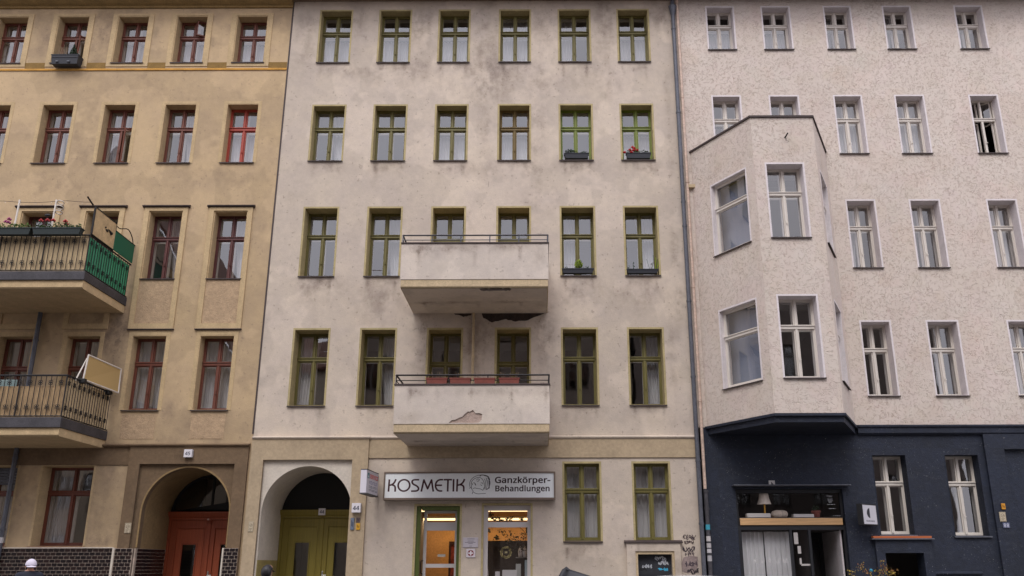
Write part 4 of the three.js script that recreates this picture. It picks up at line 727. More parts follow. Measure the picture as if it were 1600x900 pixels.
  for (const [u, v, z, lab] of [[750, 797.5, -1.3, 'warm lit tube lamp near the front of the beauty shop ceiling'], [750, 811.5, -3.2, 'warm lit tube lamp along the rear of the beauty shop']]) {
    const y = Y(u, v, z), t = thing('tube_lamp', lab, 'lamp');
    mesh('housing', box(-3.5, .2, y + .03, y + .075, z - .06, z + .06), cl2, t); mesh('tube', bar([-3.45, y, z], [.15, y, z], .03, 12), lampM(), t);
    const L = new THREE.RectAreaLight(new THREE.Color(1, .74, .42), 9, 3.6, .1); L.position.set(-1.65, y - .04, z); L.lookAt(-1.65, y - 2, z); t.add(L);
  }
  // goods in the window
  const zs = -.5, sy = Y(790, 893, zs) - .02;
  solo('display_shelf', bbox(w.x0 - .1, w.x1 + .1, 1.2, 1.24, -.75, -.28, .008), std([170, 160, 150]), 'pale shelf behind the display window of the beauty shop', 'shelf');
  const goods = (u0, u1, v0, z, label, c, lean = 0) => { const x0 = X(u0, 880, z), x1 = X(u1, 880, z), h = Y(u0, v0, z) - 1.243; const o = solo('product_box', bbox(-(x1 - x0) / 2, (x1 - x0) / 2, 0, h, -.05, .05, .006), std(c), label, 'box', 'goods in the display window'); o.position.set((x0 + x1) / 2, 1.243, z); o.rotation.z = lean; };
  goods(760, 764.5, 877, -.42, 'narrow white carton leaning in the display window corner', [206, 198, 196], .1);
  goods(774, 781, 893, -.4, 'small white carton beside the leaning carton in the display window', [200, 196, 200]);
  goods(785, 808, 890.5, -.45, 'wide white carton in the middle of the display window', [206, 204, 206]);
  goods(806, 814, 881, -.55, 'pale carton standing behind the wide white carton', [186, 190, 190]);
  goods(820, 824.5, 875, -.5, 'tall pale blue carton at the display window edge', [170, 186, 196]);
  for (const [u, v, lab] of [[813, 861, 'white egg-shaped bottle on the display rack, taller one'], [820, 861, 'white egg-shaped bottle on the display rack, beside blue carton']]) { const x = X(u, v, -.8), y = Y(u, v, -.8); solo('bottle', new THREE.LatheGeometry([[0, -.14], [.045, -.14], [.055, -.06], [.058, 0], [.035, .06], [.012, .09], [.012, .12], [0, .12]].map(p => new THREE.Vector2(...p)), 16).translate(x, y, -.8), std([220, 214, 216], { roughness: .4 }), lab, 'bottle', 'bottles in the display window'); }
  solo('glass_shelf', bbox(X(806, 866, -.8), X(826, 866, -.8) + .1, Y(816, 861, -.8) - .165, Y(816, 861, -.8) - .142, -.9, -.7, .005), std([150, 146, 142]), 'short pale shelf carrying two white bottles in the display window', 'shelf');
  const tp = thing('towel_rack', 'dark wooden rack with a red poster inside the beauty shop door', 'rack'), rx0 = X(701, 870, -2.2), rx1 = X(713, 870, -2.2);
  mesh('frame', merge([box(rx0, rx0 + .05, 1, Y(705, 846, -2.2), -2.3, -2.2), box(rx0 + .05, rx1 + .2, Y(705, 851, -2.2), Y(705, 846, -2.2), -2.3, -2.2), box(rx0, rx1 + .2, 1.0, 1.06, -2.3, -2.2)]), std([70, 36, 24]), tp); mesh('poster', box(rx0 + .05, rx1 + .2, 1.3, Y(705, 851, -2.2), -2.27, -2.25), std(grainTex([150, 62, 46], .8, .4, 63)), tp);
}
console.log('shop');

// ================================================================ downpipes
function downpipe(x, z, r, y0, y1, mat, label, collars, extra) {
  const t = thing('downpipe', label, 'downpipe'); mesh('pipe', planarUV(bar([x, y0, z], [x, y1, z], r, 14)), mat, t);
  for (const y of collars) { mesh('collar', planarUV(bar([x, y - .025, z], [x, y + .025, z], r + .012, 14)), mat, t); mesh('bracket', box(x - .012, x + .012, y - .012, y + .012, 0, z), M.iron, t); }
  if (extra) extra(t); return t;
}
downpipe(3.895, .09, .055, .12, 17.35, M.zinc, 'grey zinc downpipe between the pale house and roughcast house', [16.4, 13.7, 11.0, 10.3, 8.2, 6.2, 4.1, 2.6], t => mesh('hopper', planarUV(new THREE.CylinderGeometry(.12, .06, .3, 12).translate(3.895, 17.0, .09)), M.zinc, t));
M.creamPipe = std(grainTex([196, 172, 156], .3, .7, 70), { roughness: .6 });
downpipe(4.035, .06, .04, 3.42, 17.4, M.creamPipe, 'cream painted downpipe on the edge of the roughcast house', [14.2, 11.6, 8.6, 5.6], t => mesh('bracket_stub', bbox(4.05, 4.28, Y(1083, 295), Y(1083, 290), -.01, .1, .01), M.balcTan, t));
downpipe(4.04, .1, .052, .12, 3.4, M.zincDark, 'grey lower pipe with stickers beside the navy shop front', [3.36, 2.95, 1.9], t => {
  for (const [v0, v1, c] of [[820, 828, [60, 150, 170]], [838, 846, [190, 184, 182]], [849, 856, [176, 172, 172]], [858, 864, [190, 186, 188]], [868, 877, [170, 168, 170]]]) mesh('sticker', planarUV(new THREE.CylinderGeometry(.055, .055, Y(1104, v0) - Y(1104, v1), 14, 1, true).translate(4.04, (Y(1104, v0) + Y(1104, v1)) / 2, .1)), std(c), t);
});
downpipe(-12.95, .1, .055, .12, Y(67, 488), M.zinc, 'grey downpipe running past the lower railed balcony of the ochre house', [7.2, 5.9, 4.2, 2.5], t => mesh('sticker', planarUV(new THREE.CylinderGeometry(.058, .058, .13, 14, 1, true).translate(-12.95, Y(9, 844, .1), .1)), std([190, 188, 190]), t));

// ================================================================ planting
function leaves(n, size, seed, place) {
  const r = rng(seed), g = [], q = new THREE.Quaternion(), e = new THREE.Euler();
  const pos = new Float32Array(n * 12), nor = new Float32Array(n * 12), idx = [];
  const v = new THREE.Vector3();
  for (let i = 0; i < n; i++) {
    const c = place(r, i), s = size * (.6 + .8 * r()); e.set(r() * 6.3, r() * 6.3, r() * 6.3); q.setFromEuler(e);
    [[-.5, 0, 0], [0, -.32, .06], [.5, 0, 0], [0, .32, .06]].forEach((p, k) => { v.set(p[0] * s, p[1] * s, p[2] * s).applyQuaternion(q); pos.set([c[0] + v.x, c[1] + v.y, c[2] + v.z], (i * 4 + k) * 3); v.set(0, 0, 1).applyQuaternion(q); nor.set([v.x, v.y, v.z], (i * 4 + k) * 3); });
    idx.push(i * 4, i * 4 + 1, i * 4 + 2, i * 4, i * 4 + 2, i * 4 + 3);
  }
  const b = new THREE.BufferGeometry(); b.setAttribute('position', new THREE.BufferAttribute(pos, 3)); b.setAttribute('normal', new THREE.BufferAttribute(nor, 3)); b.setAttribute('uv', new THREE.BufferAttribute(new Float32Array(n * 8), 2)); b.setIndex(idx); return b;
}
const blob = (c, rx, ry, rz) => r => { const a = r() * 6.283, z = r() * 2 - 1, k = Math.pow(r(), .4), s = Math.sqrt(1 - z * z); return [c[0] + Math.cos(a) * s * k * rx, c[1] + z * k * ry, c[2] + Math.sin(a) * s * k * rz]; };
function planter(x0, x1, y0, y1, z0, z1, mat, label, cat = 'planter') {
  const t = thing('planter_box', label, cat), i = .025;
  const g = new THREE.BoxGeometry(x1 - x0, y1 - y0, z1 - z0), p = g.attributes.position;
  for (let k = 0; k < p.count; k++) if (p.getY(k) < 0) { p.setX(k, p.getX(k) * (1 - .07)); p.setZ(k, p.getZ(k) * .8); }
  mesh('box', planarUV(g.translate((x0 + x1) / 2, (y0 + y1) / 2, (z0 + z1) / 2)), mat, t);
  mesh('rim', ring(0, x1 - x0 + .02, 0, z1 - z0 + .02, .025, x1 - x0 - .005, .025, z1 - z0 - .005, 0, .02).rotateX(-Math.PI / 2).translate(x0 - .01, y1 - .012, z1 + .01), mat, t);
  return t;
}
const flowerG = new THREE.IcosahedronGeometry(1, 1);
function flowers(t, list, mat, r = .035) { for (const [x, y, z] of list) { const g = merge([0, 1, 2, 3, 4].map(i => planarUV(flowerG.clone().scale(r * .55, r * .5, r * .55).translate(x + Math.cos(i * 1.26) * r * .6, y + (i % 2) * r * .4, z + Math.sin(i * 1.26) * r * .6)))); mesh('flower', g, mat, t); } }
const stem = (t, a, b, m = M.leaf[2], r = .005) => mesh('stem', planarUV(bar(a, b, r, 5)), m, t);
M.planter = std([40, 42, 50], { roughness: .6 }); M.terra = std(grainTex([128, 70, 60], .25, .6, 80)); M.redFl = std([182, 36, 38]); M.pinkFl = std([170, 86, 126]); M.dry = std([150, 128, 104]); M.lime = leafMat([140, 160, 40]);
{ // pale house window boxes
  const mk = (u0, u1, v0, v1, z, label, mat) => { const x0 = X(u0, v1, z), x1 = X(u1, v1, z), y0 = Y(u0, v1, z), y1 = Y(u0, v0, z); return [planter(x0, x1, y0, y1, z - .08, z + .08, mat || M.planter, label), x0, x1, y1]; };
  const z = -.07, sill = rB[2] + .02;
  let [t, x0, x1, y1] = mk(882, 919.7, 241.2, 248.5, z, 'black window box with low dark plants on the pale house fourth floor');
  mesh('foliage', leaves(160, .06, 3, blob([x0 + .15, y1 + .05, z], .16, .1, .07)), M.leaf[2], t); mesh('foliage', leaves(70, .05, 4, blob([x1 - .12, y1 + .03, z], .1, .06, .06)), M.leaf[2], t);
  [t, x0, x1, y1] = mk(978.7, 1016.7, 240.7, 248.6, z, 'black window box with red geraniums on the pale house fourth floor');
  mesh('foliage', leaves(150, .06, 5, blob([x0 + .2, y1 + .04, z], .22, .09, .07)), M.leaf[0], t); mesh('foliage', leaves(90, .05, 6, blob([x1 - .15, y1 + .04, z], .16, .07, .06)), M.leaf[2], t);
  flowers(t, [[-.05, .05, .03], [.1, .12, .04], [.18, .22, 0], [.2, .1, .06], [.3, .12, .02], [.22, .16, .05], [.14, .03, .08]].map(p => [x0 + p[0], y1 + p[1] - .02, z + p[2]]), M.redFl, .042);
  [t, x0, x1, y1] = mk(878.5, 927.4, 421, 427.8, z, 'dark window box with a round lime-green bush');
  mesh('foliage', leaves(420, .05, 7, blob([(X(904, 414)), y1 + .13, z], .11, .15, .09)), M.lime, t); mesh('foliage', leaves(60, .04, 8, blob([x1 - .2, y1 + .03, z], .14, .06, .05)), M.leaf[2], t); mesh('foliage', leaves(20, .04, 9, blob([x0 + .1, y1 + .03, z], .06, .05, .05)), M.leaf[2], t);
  [t, x0, x1, y1] = mk(979.3, 1028.3, 422, 428, z, 'dark window box with sparse thin stems next to the lime-green bush window');
  for (const [a, h, l] of [[.06, .13, .01], [.17, .22, .02], [.2, .2, -.02], [.62, .3, -.08], [.66, .22, .05], [.74, .42, -.02], [.78, .3, .05]]) stem(t, [x0 + a, y1 - .02, z], [x0 + a + l, y1 + h, z + .02], M.leaf[2]);
  for (const [a, l, h] of [[.8, .06, .3], [.79, .1, .22], [.76, .02, .34]]) mesh('blade', planarUV(bar([x0 + a, y1, z], [x0 + a + l, y1 + h, z + .05], .012, 4)), M.lime, t);
  mesh('foliage', leaves(40, .035, 10, (r) => { const k = [[.06, .1], [.18, .2], [.66, .2], [.72, .3]][Math.floor(r() * 4)]; return [x0 + k[0] + (r() - .5) * .08, y1 + k[1] * (r() * .8 + .3), z + (r() - .5) * .06]; }), M.leaf[2], t);
}
{ // terracotta troughs on the lower pale balcony
  const z = 2.1, names = ['end trough by the left railing corner', 'second trough from the slanted rail end', 'third trough from the slanted rail end', 'trough beside the empty stretch of coping'];
  [[666.5, 699], [703, 735.5], [741, 773.5], [780, 811.5]].forEach(([a, b], i) => {
    const x0 = X(a, 600, z), x1 = X(b, 600, z), y0 = B2.yt + .036, y1 = Y(a, 592, z); const t = planter(x0, x1, y0, y1, z - .08, z + .08, M.terra, `terracotta trough with dry twigs, ${names[i]}`);
    const r = rng(50 + i); for (let k = 0; k < 16; k++) { const x = x0 + .03 + r() * (x1 - x0 - .06); stem(t, [x, y1 - .02, z + (r() - .5) * .08], [x + (r() - .5) * .08, y1 + .05 + r() * .13 * (i === 2 ? 1.3 : 1), z + (r() - .5) * .1], M.dry, .003); }
    mesh('soil', box(x0 + .02, x1 - .02, y1 - .03, y1 - .015, z - .06, z + .06), std([60, 44, 36]), t);
  });
}
{ // ochre house, top-floor planter
  const z0 = .0, z1 = .28, x0 = X(80.5, 99, .2), x1 = X(123, 99, .2), y0 = Y(95, 99.5, .25), y1 = Y(95, 86, .25), t = planter(x0, x1, y0, y1, z0 + .01, z1, M.planter, 'black planter box jutting from the ochre house top-floor window');
  mesh('groove', box(x0 + .02, x1 - .02, y1 - .09, y1 - .075, z1 - .012, z1 + .004), M.zincDark, t); for (const k of [.2, .62]) mesh('bracket', bbox(x0 + (x1 - x0) * k, x0 + (x1 - x0) * k + .07, y0 + .04, y0 + .08, z1 - .03, z1 + .02, .006), M.zinc, t);
  mesh('shrub', leaves(500, .05, 12, r => { const h = r(), a = r() * 6.28, k = (1 - h) * .17 * Math.sqrt(r()); return [x0 + .52 + Math.cos(a) * k, y1 + h * .42, .12 + Math.sin(a) * k * .7]; }), M.leaf[2], t);
  const r = rng(66); for (let k = 0; k < 26; k++) { const x = x0 + .1 + r() * .3; stem(t, [x, y1 - .03, .1 + r() * .08], [x + (r() - .5) * .16, y1 + .1 + r() * .3, .1 + r() * .1], M.dry, .004); }
}
const { xr: LXR, xl: LXL, P45, lx0, lw, rows: Lrows } = globalThis.LBX;
function corrugated(a, b, y0, y1, amp, pitch) {   // upright ribbed sheet from a to b (x, z)
  const L = Math.hypot(b[0] - a[0], b[1] - a[1]), n = Math.round(L / pitch * 6), g = new THREE.PlaneGeometry(L, y1 - y0, n, 1), p = g.attributes.position;
  for (let i = 0; i < p.count; i++) { const u = p.getX(i) + L / 2; p.setZ(i, amp * Math.abs(Math.sin(u / pitch * Math.PI))); }
  g.computeVertexNormals(); g.rotateY(Math.atan2(-(b[1] - a[1]), b[0] - a[0])).translate((a[0] + b[0]) / 2, (y0 + y1) / 2, (a[1] + b[1]) / 2); return g;
}
{ // screens and plants on the ochre balconies
  const b1 = globalThis.LB1, b2 = globalThis.LB2, bam = std(woodTex([190, 168, 132], .35, .5), { roughness: .8, side: THREE.DoubleSide }), bamD = std(woodTex([160, 134, 100], .5, .5), { roughness: .8, side: THREE.DoubleSide });
  const grn = new THREE.MeshPhysicalMaterial({ color: new THREE.Color(.03, .30, .14), transmission: .35, thickness: 0, roughness: .55, side: THREE.DoubleSide });
  solo('reed_mat', corrugated([LXL, PB - .045], [LXR - .03, PB - .045], b1.rb - .03, b1.rt - .02, .008, .035), bam, 'pale reed mat behind the front railing of the upper ochre balcony', 'screen');
  solo('plastic_screen', corrugated([LXR - .04, PB - .05], [LXR - .04, .05], b1.rb - .03, b1.rt - .03, .03, .09), grn, 'translucent green ribbed plastic screen on the upper balcony side railing', 'screen');
  solo('reed_mat', corrugated([LXL, PB - .045], [LXR - .03, PB - .045], b2.rb - .02, b2.rb + (b2.rt - b2.rb) * .74, .008, .035), bamD, 'brown reed mat behind the front railing of the lower ochre balcony', 'screen');
  solo('reed_mat', corrugated([LXR - .035, PB - .05], [LXR - .035, .1], b2.rb - .02, b2.rt - .03, .008, .035), bam, 'golden reed mat on the side railing of the lower ochre balcony', 'screen');
  // panels above the side rail of the upper balcony
  const tanP = std(grainTex([190, 164, 124], .3, 1, 84)), x = LXR + .03;
  const t1 = thing('screen_panel', 'tan board panel with a dark rim above the upper balcony side railing', 'screen'), ya = b1.rt + .03, yb = Y(146, 325, 2.2);
  mesh('board', box(x - .012, x + .012, ya, yb, 1.12, PB), tanP, t1); mesh('rim', merge([box(x - .02, x + .02, yb, yb + .03, 1.1, PB + .02), box(x - .02, x + .02, ya - .02, ya, 1.1, PB + .02), box(x - .021, x + .021, ya, yb, PB, PB + .03)]), M.iron, t1);
  mesh('bird_ornament', merge([planarUV(new THREE.SphereGeometry(.05, 8, 6).scale(.3, .7, 1.5).translate(x + .02, (ya + yb) / 2, 1.55)), planarUV(new THREE.ConeGeometry(.05, .2, 5).rotateX(1.2).translate(x + .02, (ya + yb) / 2 + .03, 1.42)), planarUV(new THREE.SphereGeometry(.025, 6, 5).translate(x + .02, (ya + yb) / 2 + .05, 1.64))]), M.black, t1);
  const yg1 = Y(181.6, 361, 1.1);
  const t2 = thing('screen_panel', 'solid dark green board panel beside the tan panel above the balcony railing', 'screen'); mesh('board', bbox(x - .012, x + .012, ya, yg1, .02, 1.09, .006), std([12, 92, 66], { roughness: .6 }), t2); mesh('rim', merge([box(x - .018, x + .018, yg1, yg1 + .02, .0, 1.1)]), M.iron, t2);
  const cr = thing('arched_rail', 'thin arched iron rail above the green panel on the upper balcony', 'rail'); mesh('rail', tube([[x - .02, yb, 1.15], [x - .02, yb - .02, .9], [x - .02, yg1 + .3, .4], [x - .02, yg1 + .14, .12], [x - .02, yg1, .05]], .013), M.iron, cr); mesh('rod', tube([[x - .02, yb + .03, 2.3], [x - .02, yb + .12, 2.6]], .02, 4), M.iron, cr);
  // planters on the front rail
  const zp = PB + .16;
  const spans = [[-14.6, -13.4, 'with pink petunias'], [-13.36, -12.16, 'with magenta and pink blooms'], [-12.12, -10.96, 'with red geraniums by the balcony corner']];
  spans.forEach(([a, c, l], i) => {
    const t = planter(a, c, b1.rt - .06, b1.rt + .1, zp - .1, zp + .08, std([36, 46, 46], { roughness: .6 }), `dark green railing planter ${l} on the upper ochre balcony`);
    mesh('foliage', leaves(360, .055, 100 + i, r => [a + .06 + r() * (c - a - .12), b1.rt + .1 + Math.abs(r() + r() - 1) * .16, zp + (r() - .5) * .18]), M.leaf[i % 2], t);
    const r = rng(30 + i), m = i === 2 ? M.redFl : M.pinkFl, n = i === 2 ? 5 : 6; flowers(t, Array.from({ length: n }, () => [a + .15 + r() * (c - a - .5), b1.rt + .2 + r() * .16, zp + (r() - .5) * .14]), i === 2 ? std([178, 62, 64]) : m, .05);
  });
  for (const [px, lean, lab] of [[X(19, 358, 2.2), .13, 'white pole tied to the upper balcony rail beside pink petunias'], [X(78, 355, 2.2), .1, 'white pole with a hanging spiral beside the red geraniums']]) {
    const t = thing('white_pole', lab, 'pole'); mesh('pole', planarUV(bar([px, b1.rt - .1, PB - .06], [px + lean * .1, b1.rt + .95, PB - .06], .022, 8)), M.white, t);
    if (lean < .12) for (let k = 0; k < 3; k++) mesh('spiral', new THREE.TorusGeometry(.08, .012, 6, 16).rotateX(1.3).translate(px + .12, b1.rt + .88 - k * .13, PB - .06), M.white, t); mesh('tie', new THREE.TorusGeometry(.03, .01, 5, 10).rotateX(1.57).translate(px, b1.rt, PB - .06), M.black, t);
  }
  const sl = thing('string_lights', 'sagging string of small bulbs above the upper ochre balcony', 'string lights'), pts = []; for (let i = 0; i <= 20; i++) { const u = -14.8 + i * .19; pts.push([u, b1.rt + .93 - .05 * Math.abs(Math.sin((u + 13.2) * 2)), PB - .06]); }
  mesh('wire', tube(pts, .006, 60, 5), M.iron, sl); for (let i = 1; i < 20; i += 2) mesh('bulb', new THREE.SphereGeometry(.022, 8, 6).translate(pts[i][0], pts[i][1] - .03, pts[i][2]), M.plainGlass, sl);
  const tor = thing('balcony_ornament', 'small dark bird-shaped ornament on a stick in the upper balcony planter', 'ornament'); mesh('stick', planarUV(bar([-12.0, b1.rt + .1, PB], [-11.95, b1.rt + .5, PB], .008, 6)), M.iron, tor); mesh('bird', planarUV(new THREE.SphereGeometry(.05, 8, 6).scale(1.7, .7, .7).translate(-11.95, b1.rt + .52, PB)), M.black, tor);
  // tilted sun screen on the lower balcony
  const P = (u, v, z) => [X(u, v, z), Y(u, v, z), z], q = [P(130, 592.7, 1.55), P(184.6, 613.8, .1), P(189, 577, .1), P(138.5, 554.6, 1.55)];
  const sp = thing('sun_screen', 'tilted tan sun screen in a white frame on the lower balcony', 'screen');
  const quad = (a, b, c, d, th) => { const g = new THREE.BufferGeometry(), n = new THREE.Vector3(b[0] - a[0], b[1] - a[1], b[2] - a[2]).cross(new THREE.Vector3(d[0] - a[0], d[1] - a[1], d[2] - a[2])).normalize().multiplyScalar(th), v = []; const f = [a, b, c, d], k = f.map(p => [p[0] - n.x, p[1] - n.y, p[2] - n.z]); const T = (...p) => p.forEach(s => v.push(...s)); T(f[0], f[1], f[2], f[0], f[2], f[3], k[2], k[1], k[0], k[3], k[2], k[0]); for (let i = 0; i < 4; i++) { const j = (i + 1) % 4; T(f[i], k[i], k[j], f[i], k[j], f[j]); } g.setAttribute('position', new THREE.Float32BufferAttribute(v, 3)); return planarUV(g); };
  mesh('fabric', quad(...q, .02), std([190, 160, 106]), sp);
  for (let i = 0; i < 4; i++) mesh('frame_bar', planarUV(bar(q[i], q[(i + 1) % 4], .02)), M.white, sp);
  mesh('strut', planarUV(bar(P(116, 598, 1.7), P(136, 560, 1.5), .016)), M.white, sp); mesh('clamp', bbox(LXR - .08, LXR + .08, b2.rt - .08, b2.rt + .04, .15, .3, .01), M.black, sp); mesh('clamp', bbox(LXR - .06, LXR + .1, b2.rt - .06, b2.rt + .05, 1.5, 1.62, .01), M.black, sp);
  // chairs' backs seen through the lower railing
  for (const [cx, c, lab] of [[-13.1, [70, 84, 98], 'blue-grey plastic chair behind the lower balcony railing'], [-12.5, [110, 128, 126], 'pale green plastic chair behind the lower balcony railing']]) {
    const t = thing('balcony_chair', lab, 'chair'), y = b2.f1 + .02, m = std(c, { roughness: .5 });
    mesh('seat', bbox(cx - .23, cx + .23, y + .42, y + .46, 1.2, 1.65, .015), m, t); mesh('backrest', bbox(cx - .22, cx + .22, y + .5, y + .95, 1.66, 1.7, .015), m, t);
    for (const [sx, sz] of [[-1, 1.22], [1, 1.22], [-1, 1.64], [1, 1.64]]) mesh('leg', planarUV(bar([cx + sx * .2, y - .15, sz], [cx + sx * .2, y + (sz > 1.5 ? .95 : .43), sz + (sz > 1.5 ? .03 : 0)], .016)), m, t);
  }
  // roller shutter box at the far ground-floor window
  const g0 = X(47, 853) - 1.95, g1 = X(47, 853) - .62, rs = mesh('roller_shutter', merge(Array.from({ length: 6 }, (_, i) => bbox(g0 + .03, g1 - .03, globalThis.LBX.gy1 - .07 * (i + 1), globalThis.LBX.gy1 - .07 * i - .006, -.37, -.345, .006))), M.zinc, ochre);
}
console.log('planting');

// ================================================================ the navy shop front
{
  const { shop, gw } = globalThis.RS, b = roughH, z = -.1, fr = std([30, 31, 36], { roughness: .5 });
  const yT = Y(1235, 809.5, z), yW0 = Y(1235, 820.6, z), yB = Y(1235, 828, z), xs = X(1268, 860, z), xm = X(1238, 860, z), zi = -3.4;
  const dk = std([58, 54, 54]), fl = std([90, 84, 78]);
  mesh('shop_wall', box(shop.x0 - .4, shop.x1 + .6, .3, shop.y1 + .3, zi - .1, zi), dk, b); mesh('shop_wall', box(shop.x0 - .5, shop.x0 - .4, .3, shop.y1 + .3, zi, -.36), dk, b); mesh('shop_wall', box(shop.x1 + .6, shop.x1 + .7, .3, shop.y1 + .3, zi, -.36), dk, b); mesh('shop_ceiling', box(shop.x0 - .5, shop.x1 + .7, shop.y1 + .3, shop.y1 + .4, zi - .1, -.36), dk, b); mesh('shop_floor', box(shop.x0 - .5, shop.x1 + .7, .3, .4, zi, -.36), fl, b);
  const w = mesh('display_window', merge([ring(shop.x0 + .002, shop.x1 - .002, yT, shop.y1 - .002, shop.x0 + .06, shop.x1 - .06, yT + .02, shop.y1 - .09, z - .1, z), box(shop.x0 + .002, shop.x0 + .09, .12, yT, z - .1, z + .002), box(shop.x0 + .09, shop.x1 - .002, yB, yW0, z - .1, z + .003), box(xm - .03, xm + .03, .12, yB, z - .1, z - .002), box(xs - .04, xs + .02, .12, yB, z - .1, z - .001), box(shop.x1 - .04, shop.x1 - .002, .12, yB, z - .1, z)]), fr, b);
  mesh('pane', new THREE.PlaneGeometry(shop.x1 - shop.x0 - .12, shop.y1 - .09 - yT - .02).translate((shop.x0 + shop.x1) / 2, (shop.y1 - .09 + yT + .02) / 2, z - .05), M.plainGlass, w);
  mesh('pane', new THREE.PlaneGeometry(xm - .03 - shop.x0 - .09, yB - .12).translate((xm - .03 + shop.x0 + .09) / 2, (yB + .12) / 2, z - .05), M.plainGlass, w);
  mesh('pane', new THREE.PlaneGeometry(xs - xm - .07, yB - .12).translate((xs + xm - .01) / 2, (yB + .12) / 2, z - .05), M.plainGlass, w);
  // shelf board with display
  const bx0 = X(1156.5, 815, z + .04), bx1 = X(1317, 815, z + .04);
  solo('shelf_board', bbox(bx0, bx1, yW0 + .003, yT - .002, z - .5, z + .04, .006), std(plankTex([206, 164, 116], .3, .5), { roughness: .6 }), 'pale wooden board shelf across the navy shop front', 'shelf');
  const sy = yT + .001, at = (u, zz) => X(u, 800, zz);
  const lamp = thing('table_lamp', 'table lamp with white flared shade and brass stem in navy shop', 'lamp'), lx = at(1195, -.3);
  mesh('stem', planarUV(bar([lx, sy, -.3], [lx, Y(1195, 788, -.3), -.3], .022, 10)), std([190, 140, 50], { metalness: .7, roughness: .35 }), lamp); mesh('foot', planarUV(new THREE.CylinderGeometry(.09, .1, .02, 20).translate(lx, sy + .012, -.3)), std([190, 140, 50], { metalness: .7, roughness: .35 }), lamp);
  const ly0 = Y(1195, 788, -.3), ly1 = Y(1195, 768, -.3) + .03; mesh('lamp_shade', new THREE.LatheGeometry([[.17, ly0], [.13, ly0 + (ly1 - ly0) * .4], [.1, ly1]].map(p => new THREE.Vector2(...p)), 24).translate(lx, 0, -.3), std([214, 202, 190], { side: THREE.DoubleSide }), lamp);
  const cu = (u0, u1, h, zz, c, name, label) => { const a = at(u0, zz), e = at(u1, zz); const g = new THREE.SphereGeometry(1, 24, 14), p = g.attributes.position; for (let i = 0; i < p.count; i++) { const x = p.getX(i), y = p.getY(i), q = p.getZ(i); p.setXYZ(i, Math.sign(x) * Math.pow(Math.abs(x), .55) * (e - a) / 2, y * h * (1 - .0 * x), Math.sign(q) * Math.pow(Math.abs(q), .6) * .14); } g.computeVertexNormals(); solo(name, g.translate((a + e) / 2, sy + h, zz), c, label, name.replace('_', ' ')); };
  cu(1205, 1230, .1, -.3, std(grainTex([184, 170, 156], .6, .12, 90)), 'cushion', 'patterned beige cushion on the navy shop shelf');
  solo('folded_linen', bbox(at(1164, -.4), at(1201, -.4), sy, sy + .12, -.42, -.2, .02), std([206, 200, 196]), 'stack of folded white linen left of the patterned cushion', 'linen'); solo('folded_linen', bbox(at(1236, -.4), at(1268, -.4), sy, sy + .1, -.42, -.2, .02), std([212, 206, 204]), 'flat folded white linen beside the terracotta pot', 'linen');
  const pot = thing('plant_pot', 'terracotta plant pot on the navy shop shelf', 'pot'), pX = at(1275, -.28); mesh('pot', new THREE.LatheGeometry([[0, 0], [.075, 0], [.1, .14], [.112, .14], [.112, .18], [.09, .18], [.085, .15], [0, .15]].map(p => new THREE.Vector2(...p)), 20).translate(pX, sy, -.28), M.terra, pot); mesh('foliage', leaves(90, .06, 120, blob([pX, sy + .24, -.28], .09, .08, .09)), M.leaf[2], pot);
  // price list lettering on the upper pane (print on glass)
  const txt = (u0, u1, v0, v1, draw, name) => { const zz = z - .046, x0 = X(u0, v0, zz), x1 = X(u1, v0, zz), y0 = Y(u0, v1, zz), y1 = Y(u0, v0, zz), t = canvasTex(512, Math.max(64, Math.round(512 * (y1 - y0) / (x1 - x0))), draw); const m = std(t, { transparent: true, alphaTest: .4, roughness: .7, side: THREE.DoubleSide }); face(x1 - x0, y1 - y0, (x0 + x1) / 2, (y0 + y1) / 2, zz, m, name, w); };
  txt(1288, 1314, 772, 808, (c, W2, H2) => { c.clearRect(0, 0, W2, H2); c.fillStyle = '#c9c9cc'; const r = rng(14); for (const [y, x, l] of [[.06, .1, .4], [.1, .18, .24], [.2, .16, .3], [.24, .18, .28], [.28, .16, .32], [.32, .2, .24], [.36, .22, .16], [.44, .1, .5], [.62, .14, .46], [.93, .4, .58]]) for (let i = 0; i < l * 40; i++) if (r() > .22) c.fillRect(W2 * (x + i / 40), H2 * y, W2 / 52, H2 * .022); }, 'price_list');
  txt(1176, 1232, 870, 881, (c, W2, H2) => { c.clearRect(0, 0, W2, H2); c.fillStyle = '#cfcccb'; c.font = `${H2 * .95}px sans-serif`; c.textBaseline = 'middle'; [...'KUKUMU'].slice(0, 5).forEach((ch, i) => c.fillText(ch, W2 * i / 5 + 10, H2 * .55)); }, 'door_lettering');
  // white sheets hung behind the lower pane and paper stuck to the narrow pane
  for (const [u0, u1, lab] of [[1160, 1193, 'white sheet hanging in the navy shop window beside the wall'], [1195, 1236, 'white sheet hanging in the navy shop window beside the narrow pane']]) { const a = X(u0, 860, z - .3), c = X(u1, 860, z - .3); solo('hanging_sheet', cloth(a, c, .3, yB - .03, z - .28, .018, 5, u0), M.net, lab, 'curtain', 'sheets in the navy shop window'); }
  for (const [u0, u1, v0, v1] of [[1242, 1248.5, 832, 850], [1246.5, 1251.5, 853, 865], [1248, 1251, 872, 882], [1250, 1264, 881, 884]]) mesh('paper', box(X(u0, 850, z), X(u1, 850, z), Y(1245, v1, z), Y(1245, v0, z), z - .047, z - .043), std([190, 184, 180]), w);
  // recessed entrance with a white side wall
  const er = X(1320, 860, z) - .05;
